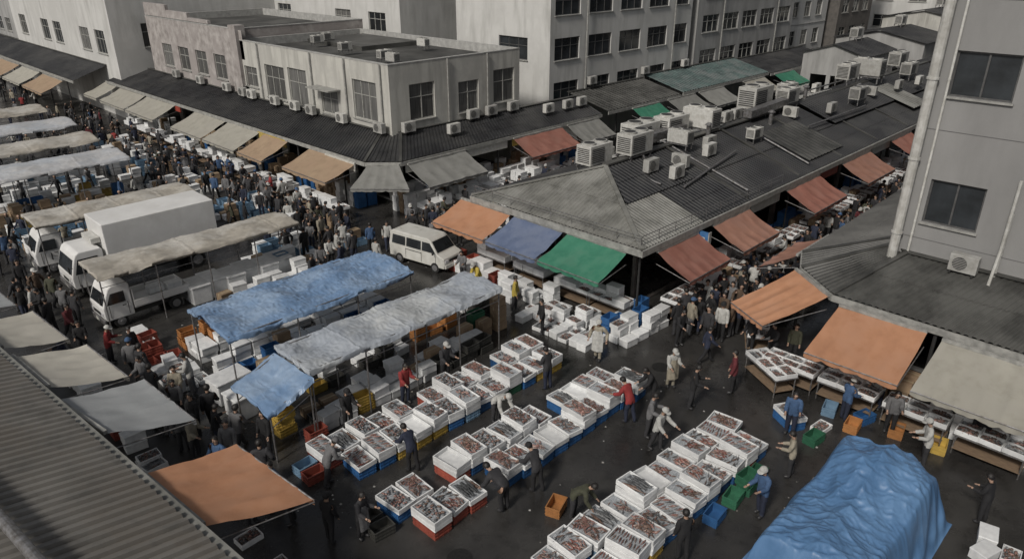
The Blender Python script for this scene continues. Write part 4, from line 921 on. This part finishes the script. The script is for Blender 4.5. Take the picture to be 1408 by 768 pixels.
# --- fish rows
cols=['blue','blue','blue','lightblue','yellow','green','blue','red']
def fish_row(x0,x1,y,base=None,skip=()):
    n=int((x1-x0)/.68);k=rd.randrange(8);yo=0
    for i in range(n):
        if i in skip: continue
        yo=yo*.6+rd.uniform(-.07,.07)
        x=x0+.33+.68*i+rd.uniform(-.03,.03);yy=y+yo;r=90+rd.uniform(-5,5)
        if rd.random()<.5: k=rd.randrange(8)
        c=base or cols[k]
        put(P_base[c],x,yy,0,r,c.replace('lightblue','light blue')+' plastic crate supporting a fish tray','crate','crates under fish trays',key='base')
        z=.305;tl=rd.uniform(-.05,.07)
        for q in range(rd.choice((0,0,0,1,1,2))): put(P_tray,x,yy,z,r+rd.uniform(-2,2),'white foam tray stacked under another tray','tray','foam fish trays',key='tray');z+=.15
        put(P_tray,x,yy,z+.01,r+rd.uniform(-4,4),'open white foam tray of fish on crates','tray','foam fish trays',key='tray',tx=tl)
        if rd.random()<.05: continue
        j=rd.randrange(len(ST))
        put(P_pile[j],x,yy,z+.03,r+rd.choice((0,180)),PD[ST[j]],'fish','fish on ice',key='fish',tx=tl*(1))
fish_row(8.3,18.0,16.3,skip=(5,10));fish_row(8.8,18.2,15.25)
fish_row(8.5,18.7,13.05,skip=(2,9));fish_row(8.8,18.9,12.0,skip=(3,))
fish_row(9.8,18.8,8.6);fish_row(10.7,18.7,7.5)
put(P_tray,9.2,9.1,.0,80,'open white foam tray on the wet ground','tray','foam fish trays',key='tray');put(P_pile[1],9.2,9.1,.02,80,PD['heap'],'fish','fish on ice',key='fish')
put(P_base['blue'],20.2,7.3,0,60,'blue plastic crate supporting a fish tray','crate','crates under fish trays',key='base');put(P_tray,20.2,7.3,.315,60,'open white foam tray of fish on crates','tray','foam fish trays',key='tray');put(P_pile[3],20.2,7.3,.335,60,PD['mix'],'fish','fish on ice',key='fish')
cluster(15.3,18.0,6.5,6.95,['green','foam','lightblue','foam'],2,'beside the fish rows',.85)
cluster(14.1,15.2,6.45,6.95,['lightblue','blue'],2,'beside the fish rows',1)
item('orange',11.9,10.0,0,20,'alone on wet asphalt')
for x,y,c in((19.8,6.3,'green'),(20.6,6.4,'tray'),(21.7,6.6,'lightblue'),(21.3,5.7,'orange'),(22,5.6,'blue'),(18.9,1.3,'foam'),(18.2,1.2,'foam'),(18.6,.7,'tray'),(17.6,1.0,'tray')): item(c,x,y,0,rd.uniform(-20,20),'on the ground near the corner stall')
cluster(7.6,8.3,15.6,16.6,['lightblue','foam','red'],2,'at the end of the fish row',1)
cluster(7.7,8.4,12.4,13.5,['black','foam'],1,'at the end of the fish row',1)
cluster(8.6,9.3,17.0,17.5,['red','green','black'],2,'beside the tent pole',1)
cluster(8.0,9.0,18.2,19.2,['yellow','yellow','orange'],3,'under the drooping tarpaulin',1)
cluster(9.3,16.8,17.5,19.0,['foam','foam','yellow','foam','black','card','foam','card'],2,'under the pale canopy',.95)
cluster(16.9,18.6,18.4,20.2,['black','yellow','card','green','orange','card'],4,'at the end of the pale canopy',.9)
cluster(15.0,17.2,20.0,20.8,['yellow','red','card','orange','foam'],2,'between the two canopies',.9)
cluster(8.5,15.6,21.1,23.6,['foam','foam','foam','card','blue'],3,'under the blue canopy',.85)
cluster(6.9,8.2,23.0,27.2,['red','foam','foam','foam','foam','tray'],2,'beside the blue canopy',.95,along='y')
cluster(8.5,10.6,24.4,26.6,['foam','foam','card','orange'],3,'beside the blue canopy',.8)
for x,y,r in((8.3,21.7,5),(9.5,20.5,0),(8.3,20.4,4)): thing(inst(P_bin,x,y,0,r),'large white insulated bin with lid','bin','insulated bins')
cluster(10.2,14.5,19.6,20.6,['foam','blue','black','foam','card','yellow'],2,'between the two canopies',.85)
cluster(10.9,16,24.3,25.6,['foam','yellow','foam','card'],2,'near the blue canopy',.75)
for i in range(6): thing(inst(P_bin,10.8+.81*i,29.9+.2*(i%2),0,90),'tall insulated storage bin under tan canopy','bin','insulated bins')
cluster(11,15.6,28.0,29.2,['card','foam','black','foam','card'],3,'under the tan canopy',.85)
cluster(14,17.2,29.8,32.3,['foam','lightblue','card','foam','foam'],3,'beside the tan canopy',.85)
cluster(7.3,8.0,26.9,28.7,['foam','red','foam'],2,'beside the small truck',.9)
item('foam',10.0,30.2,.74,3,'on the small truck bed');item('foam',9.3,30.4,.74,3,'on the small truck bed')
cluster(18.0,19.4,19.6,21.0,['foam','foam','tray','foam'],1,'on the ground at the junction',.9)
cluster(20.0,21.6,16.0,21.2,['foam','foam','foam','foam','tray','card'],3,'in front of the market hall',.9,along='y')
cluster(20.4,23.2,13.8,15.8,['foam','foam','foam','tray','foam','tray','blue'],3,'in front of the market hall',.9)
cluster(19.0,20.4,14.8,18.6,['foam','tray','foam','tray','lightblue'],1,'in front of the market hall',.8)
cluster(20.6,21.9,21.4,25,['tray','foam','foam','red','tray'],2,'under the orange awning',.85)
cluster(4.3,5.4,17.4,20,['foam','tray','foam'],2,'under the grey canvas awning',.7)
cluster(5.0,5.9,12.9,15.2,['foam','tray','foam','green'],1,'under the orange canvas awning',.85)
cluster(4.4,5.4,20.8,27,['foam','tray','red','foam'],2,'under the canvas awnings',.65)
W='in front of market shops'
for y in(22.9,20.5,18,16.1): stall(22.3,y,90,W,'white')
for i in range(12): stall(24.6+2.6*i,14.2,0,W,'mix' if i%2 else 'fish')
for y in(8.4,6.4,4.3,2.2,.1): stall(22.6,y,90,W,'fish')
stall(22.0,8.9,60,W,'fish');stall(24.3,10.6,30,W,'fish')
for i in range(4): stall(27+2.6*i,11.0,0,W,'fish')
cluster(22.9,23.9,1.2,4.2,['foam','foam','card','orange'],3,'under the grey awning',.9,along='y')
item('yellow',22.1,3.4,0,10,'under the grey awning');item('orange',22,4.6,0,10,'under the orange awning')
cluster(23.4,24.6,4.8,8,['foam','card','foam'],4,'under the orange awning',.85,along='y')
for i in range(7): stall(25+2.5*i,30.7,0,W,'white')
for i in range(12): stall(20.9,34.6+2.7*i,90,W,'white')
cluster(24,42,25.0,26.2,['foam','card','foam','foam'],3,'beside the market hall wall',.7)
cluster(24,40,29.0,29.9,['foam','tray','foam'],2,'along the market street',.6)
for x0,x1,y0,y1 in((18.6,19.9,30,33),(16.5,19.6,34,36),(15.5,19,38,41),(15.5,19,44,48),(15,18.5,51,55),(15.5,19,57,62)):
    cluster(x0,x1,y0,y1,['foam','foam','foam','lightblue','card','foam'],3,'on the ground by market stalls',.65)
cluster(10.6,14,37.3,39,['foam','card','foam','blue'],3,'under the cream canopy',.8)
cluster(7,14,46.2,49,['foam','card','foam','blue','yellow'],3,'under the plastic canopy',.7)
cluster(7,14,40.4,44.8,['foam','card','foam','yellow','lightblue'],3,'beside the stall canopy',.6)
cluster(6,14,49.6,55,['foam','lightblue','foam','foam'],3,'under the cream canopy',.6)
cluster(26,58,12.3,13.2,['foam','tray','foam','card'],1,'along the market street',.35)
cluster(24,42,31.9,33.4,['foam','foam','card','blue'],5,'inside the shop front',.8)
cluster(22.6,24.2,35,66,['foam','foam','card','blue'],4,'inside the shop front',.7)
cluster(28,62,14.9,15.7,['foam','foam','card','blue'],4,'inside the shop front',.7)
# ------------------------------------------------------------------ people
for a in [
 (6.95,13.4,20,'stand','black','black','black'),(7.6,12.9,-70,'stand2','charcoal','black','hair','grey'),(6.6,14.7,150,'stand2','grey','black'),
 (8.1,15.3,-10,'lean','grey','charcoal','grey'),(7.6,17.8,200,'stand','black','black'),(7.1,18.6,20,'walk','grey','charcoal'),(6.6,18.1,230,'stand','grey','charcoal'),
 (7.0,20.2,60,'walk','black','black'),(6.5,20.2,200,'stand','black','black'),(6.5,21.6,240,'walk2','grey','charcoal'),(6.5,24.4,20,'stand','charcoal','black'),(6.3,23.6,200,'stand2','grey','charcoal'),
 (6.2,26.8,-30,'stand2','red','charcoal','white'),(5.8,29.9,-60,'walk','dark_red','black'),(5.4,30.8,130,'stand','black','black'),(5.0,33.1,-90,'walk2','black','navy'),(7.4,22.6,150,'stand2','white','grey'),
 (5.9,19.8,100,'stand','grey','charcoal'),(6.0,19.2,-60,'stand2','beige','charcoal'),
 (12.2,17.0,-90,'stand2','red','navy'),(10.9,11.0,100,'bend','charcoal','black'),(12.1,10.9,90,'lean','charcoal','black','black'),(13.6,14.1,-90,'bend','white','charcoal','white'),
 (19.0,17.0,150,'stand','black','black'),(19.0,14.2,200,'hips','beige','beige','white','white'),(16.6,11.0,90,'lean','red','navy','hair','blue'),
 (17.9,11.0,150,'lean','black','black'),(16.4,10.1,-70,'stand2','grey','charcoal'),(19.3,11.2,-120,'stand2','white','beige','white','beige'),(16.0,9.55,-90,'reach','white','charcoal','white'),
 (18.7,10.0,-60,'stand2','black','charcoal'),(20.5,9.5,120,'stand','dark_red','black'),(17.7,6.1,110,'stand2','beige','charcoal'),(15.6,5.95,160,'stand2','blue','navy','white'),
 (12.0,9.5,-60,'bend','olive','charcoal','hair'),(12.8,6.6,60,'stand','black','black'),(19.6,7.0,200,'stand2','blue','navy'),(20.9,3.5,120,'stand2','white','charcoal','white'),
 (19.5,1.6,80,'stand2','black','black'),(24.0,9.0,200,'stand','olive','black'),(23.4,9.5,160,'stand2','black','black'),
 (19.9,21.6,180,'lean','yellow','charcoal','white'),(19.7,19.2,-60,'stand','yellow','charcoal'),(20.2,23.0,200,'stand2','grey','charcoal'),(23.4,10.4,180,'stand2','black','black'),
 (25.3,13.0,-90,'walk','black','black'),(24.0,13.2,90,'stand','black','black'),(23.5,13.3,60,'stand2','charcoal','black'),(24.3,12.6,150,'walk','black','navy'),(26.5,13.0,0,'stand','grey','black'),
 (21.9,4.8,200,'stand2','grey','black'),(21.6,6.1,-20,'stand2','blue','navy','white'),(23.0,2.6,180,'stand','black','black'),
 (17.7,32.2,-45,'walk','black','black'),(16.6,30.6,100,'stand','black','black'),(15.0,27.4,-60,'stand2','charcoal','black'),(20.1,28.6,-120,'walk2','white','navy'),(19.3,28.9,60,'stand','blue','black'),
 (23.0,5.6,180,'stand2','white','navy','white'),(10.0,17.1,-90,'stand2','black','black','black'),(10.2,14.1,90,'lean','navy','black'),(14.0,17.05,-90,'stand2','charcoal','black','white'),
 (16.2,14.2,90,'stand2','charcoal','navy'),
 (22.0,12.6,-100,'stand2','black','black'),(22.6,13.1,60,'stand','black','charcoal'),(22.8,11.9,180,'stand','charcoal','black'),(21.6,11.2,-40,'walk','navy','black')]:
    person(*a[:6],*(a[6:]))
jc=['black']*11+['charcoal']*8+['navy']*5+['grey']*6+['white']*4+['beige']*3+['blue']*2+['brown','olive','red','dark_red']
CROWD=[]
def crowd(x0,x1,y0,y1,n,where,md=.5,head=None,stuff=False):
    c=0;t=0
    while c<n and t<n*25:
        t+=1;x=rd.uniform(x0,x1);y=rd.uniform(y0,y1)
        if any((x-a)**2+(y-b2)**2<md*md for a,b2 in SPOT): continue
        r=(rd.choice(head)+rd.uniform(-30,30)) if head else rd.uniform(0,360)
        p=rd.choice(['stand','stand','stand2','stand2','walk','walk2','hips','stand2','carry'])
        c+=1
        if stuff or NP>=294:
            if p=='carry': p='stand2'
            CROWD.append((x,y,r,p,rd.choice(jc),rd.choice(['black','charcoal','navy','black'])));SPOT.append((x,y));continue
        hat='hair' if rd.random()<.82 else rd.choice(['white','white','black','blue'])
        o=person(x,y,r,p,rd.choice(jc),rd.choice(['black','charcoal','navy','grey','black']),hat,(rd.choice(['white','blue','grey']) if p in('stand','stand2') and rd.random()<.12 else None),where)
        if p=='carry' and CNT.get('foam',0)<295:
            h=POSEHAND['carry'];cx,sx=math.cos(D(r)),math.sin(D(r))
            put(P_foam,x+(h.x+.14)*cx,y+(h.x+.14)*sx,h.z-.04,r+90,'white polystyrene box carried in both arms','box','white foam boxes',key='foam',lim=297)
crowd(22.8,30,11.3,13.5,40,'in the market street',.38,(90,0,180))
crowd(15.6,18.6,26.2,33.5,14,'at the junction',.7)
crowd(5.8,6.8,14.6,26.6,12,'near the canvas awnings',.65)
crowd(4.8,6.4,26.8,45,20,'beside the trucks',.6)
crowd(21.6,24.5,25.6,30,12,'in the market street',.5)
crowd(30,46,11.4,13.3,36,'in the market street',.42,(90,0,180))
crowd(17.8,20.2,29.5,42,30,'in front of the awnings',.5)
crowd(22,40,26.3,30,34,'in the market street',.55)
crowd(17.2,20.2,42,54,26,'in front of the awnings',.55)
crowd(46,68,11.4,13.3,44,'in the market street',.45,(90,0,180),True)
crowd(16.5,20.3,50,74,44,'',.6,None,True)
crowd(15,20,30,50,18,'',.6,None,True)
crowd(40,80,26.0,30.5,60,'',.6,None,True)
crowd(5,15,49.3,51.8,8,'',.5,None,True);crowd(5,16,55.2,57.8,12,'',.5,None,True);crowd(5,17,61.5,64.8,16,'',.5,None,True)
crowd(6,15,39.4,46,12,'',.6,None,True);crowd(8,19,69,100,46,'',.7,None,True)
mb=MB();cm={};cl=[]
def ci(k):
    if k not in cm: cm[k]=len(cl);cl.append(k)
    return cm[k]
for x,y,r,p,j,t in CROWD:
    vs,ff,code=LOW[p];s=rd.uniform(.9,.98);c_,s_=math.cos(D(r))*s,math.sin(D(r))*s;off=len(mb.v)
    mb.v+=[(x+v.x*c_-v.y*s_,y+v.x*s_+v.y*c_,v.z*s) for v in vs]
    mp={'hair':ci('hair_black'),'skin':ci('skin'),'jacket':ci('cloth_'+j),'trousers':ci('cloth_'+t)}
    for f,c in zip(ff,code): mb.f.append(tuple(i+off for i in f));mb.m.append(mp[c])
thing(mb.build('crowd',cl,smooth=True,fix=False),'dense distant crowd of dark-clothed market shoppers','crowd',kind='stuff')
print('people',NP,CNT,len(CROWD))
names={'foam':('foam_box_heap','dense distant heaps of white foam boxes'),'card':('cardboard_heap','dense heap of cardboard boxes'),'crate':('crate_heap','dense distant heaps of plastic crates'),'stray':('fish_tray_heap','distant foam trays on stall tables'),'spile':('fish_heap','distant heaps of fish on tables')}
for k,L in OVER.items():
    mb=MB();mats=[];mi={}
    for p,x,y,z,rz in L:
        mt=Matrix.Translation((x,y,z))@Matrix.Rotation(D(rz),4,'Z')
        for ob in [p]+KIDS[p.name]:
            for ml in ob.data.materials:
                if ml.name not in mi: mi[ml.name]=len(mats);mats.append(ml)
            off=len(mb.v);mb.v+=[tuple(mt@v.co) for v in ob.data.vertices]
            for f in ob.data.polygons: mb.f.append(tuple(i+off for i in f.vertices));mb.m.append(mi[ob.data.materials[f.material_index].name])
    n,lb=names.get(k,(k+'_heap','dense heap of market goods'))
    thing(mb.build(n,mats,fix=False),lb,'goods',kind='stuff')
for o in PROTOS:
    try: bpy.data.objects.remove(o)
    except Exception: pass
# ------------------------------------------------------------------ camera, light
cam=bpy.data.cameras.new('camera');co=bpy.data.objects.new('camera',cam);COL.objects.link(co)
cam.sensor_width=36;cam.lens=36*1000/1408;cam.clip_end=2000;cam.clip_start=.1
co.location=(0,0,14);co.rotation_euler=(D(90-24.5),0,D(44.5-90));scn.camera=co
az,el=D(190),D(42)
sd=Vector((math.cos(az)*math.cos(el),math.sin(az)*math.cos(el),math.sin(el)))
sl=bpy.data.lights.new('sun','SUN');sl.energy=2.4;sl.angle=D(8);sl.color=(1,.94,.86)
so=bpy.data.objects.new('sun',sl);COL.objects.link(so);so.rotation_euler=sd.to_track_quat('Z','Y').to_euler();so.location=(0,0,60)
w=bpy.data.worlds.new('World');scn.world=w;w.use_nodes=True;n=w.node_tree.nodes;l=w.node_tree.links
sk=n.new('ShaderNodeTexSky');sk.sky_type='NISHITA';sk.sun_disc=False;sk.sun_elevation=el;sk.sun_rotation=D(90)-az;sk.air_density=1;sk.dust_density=4
hs=n.new('ShaderNodeHueSaturation');hs.inputs['Saturation'].default_value=.3
l.new(sk.outputs[0],hs.inputs['Color']);l.new(hs.outputs[0],n['Background'].inputs[0]);n['Background'].inputs[1].default_value=.055
scn.view_settings.view_transform='Standard';scn.view_settings.look='None';scn.view_settings.exposure=0
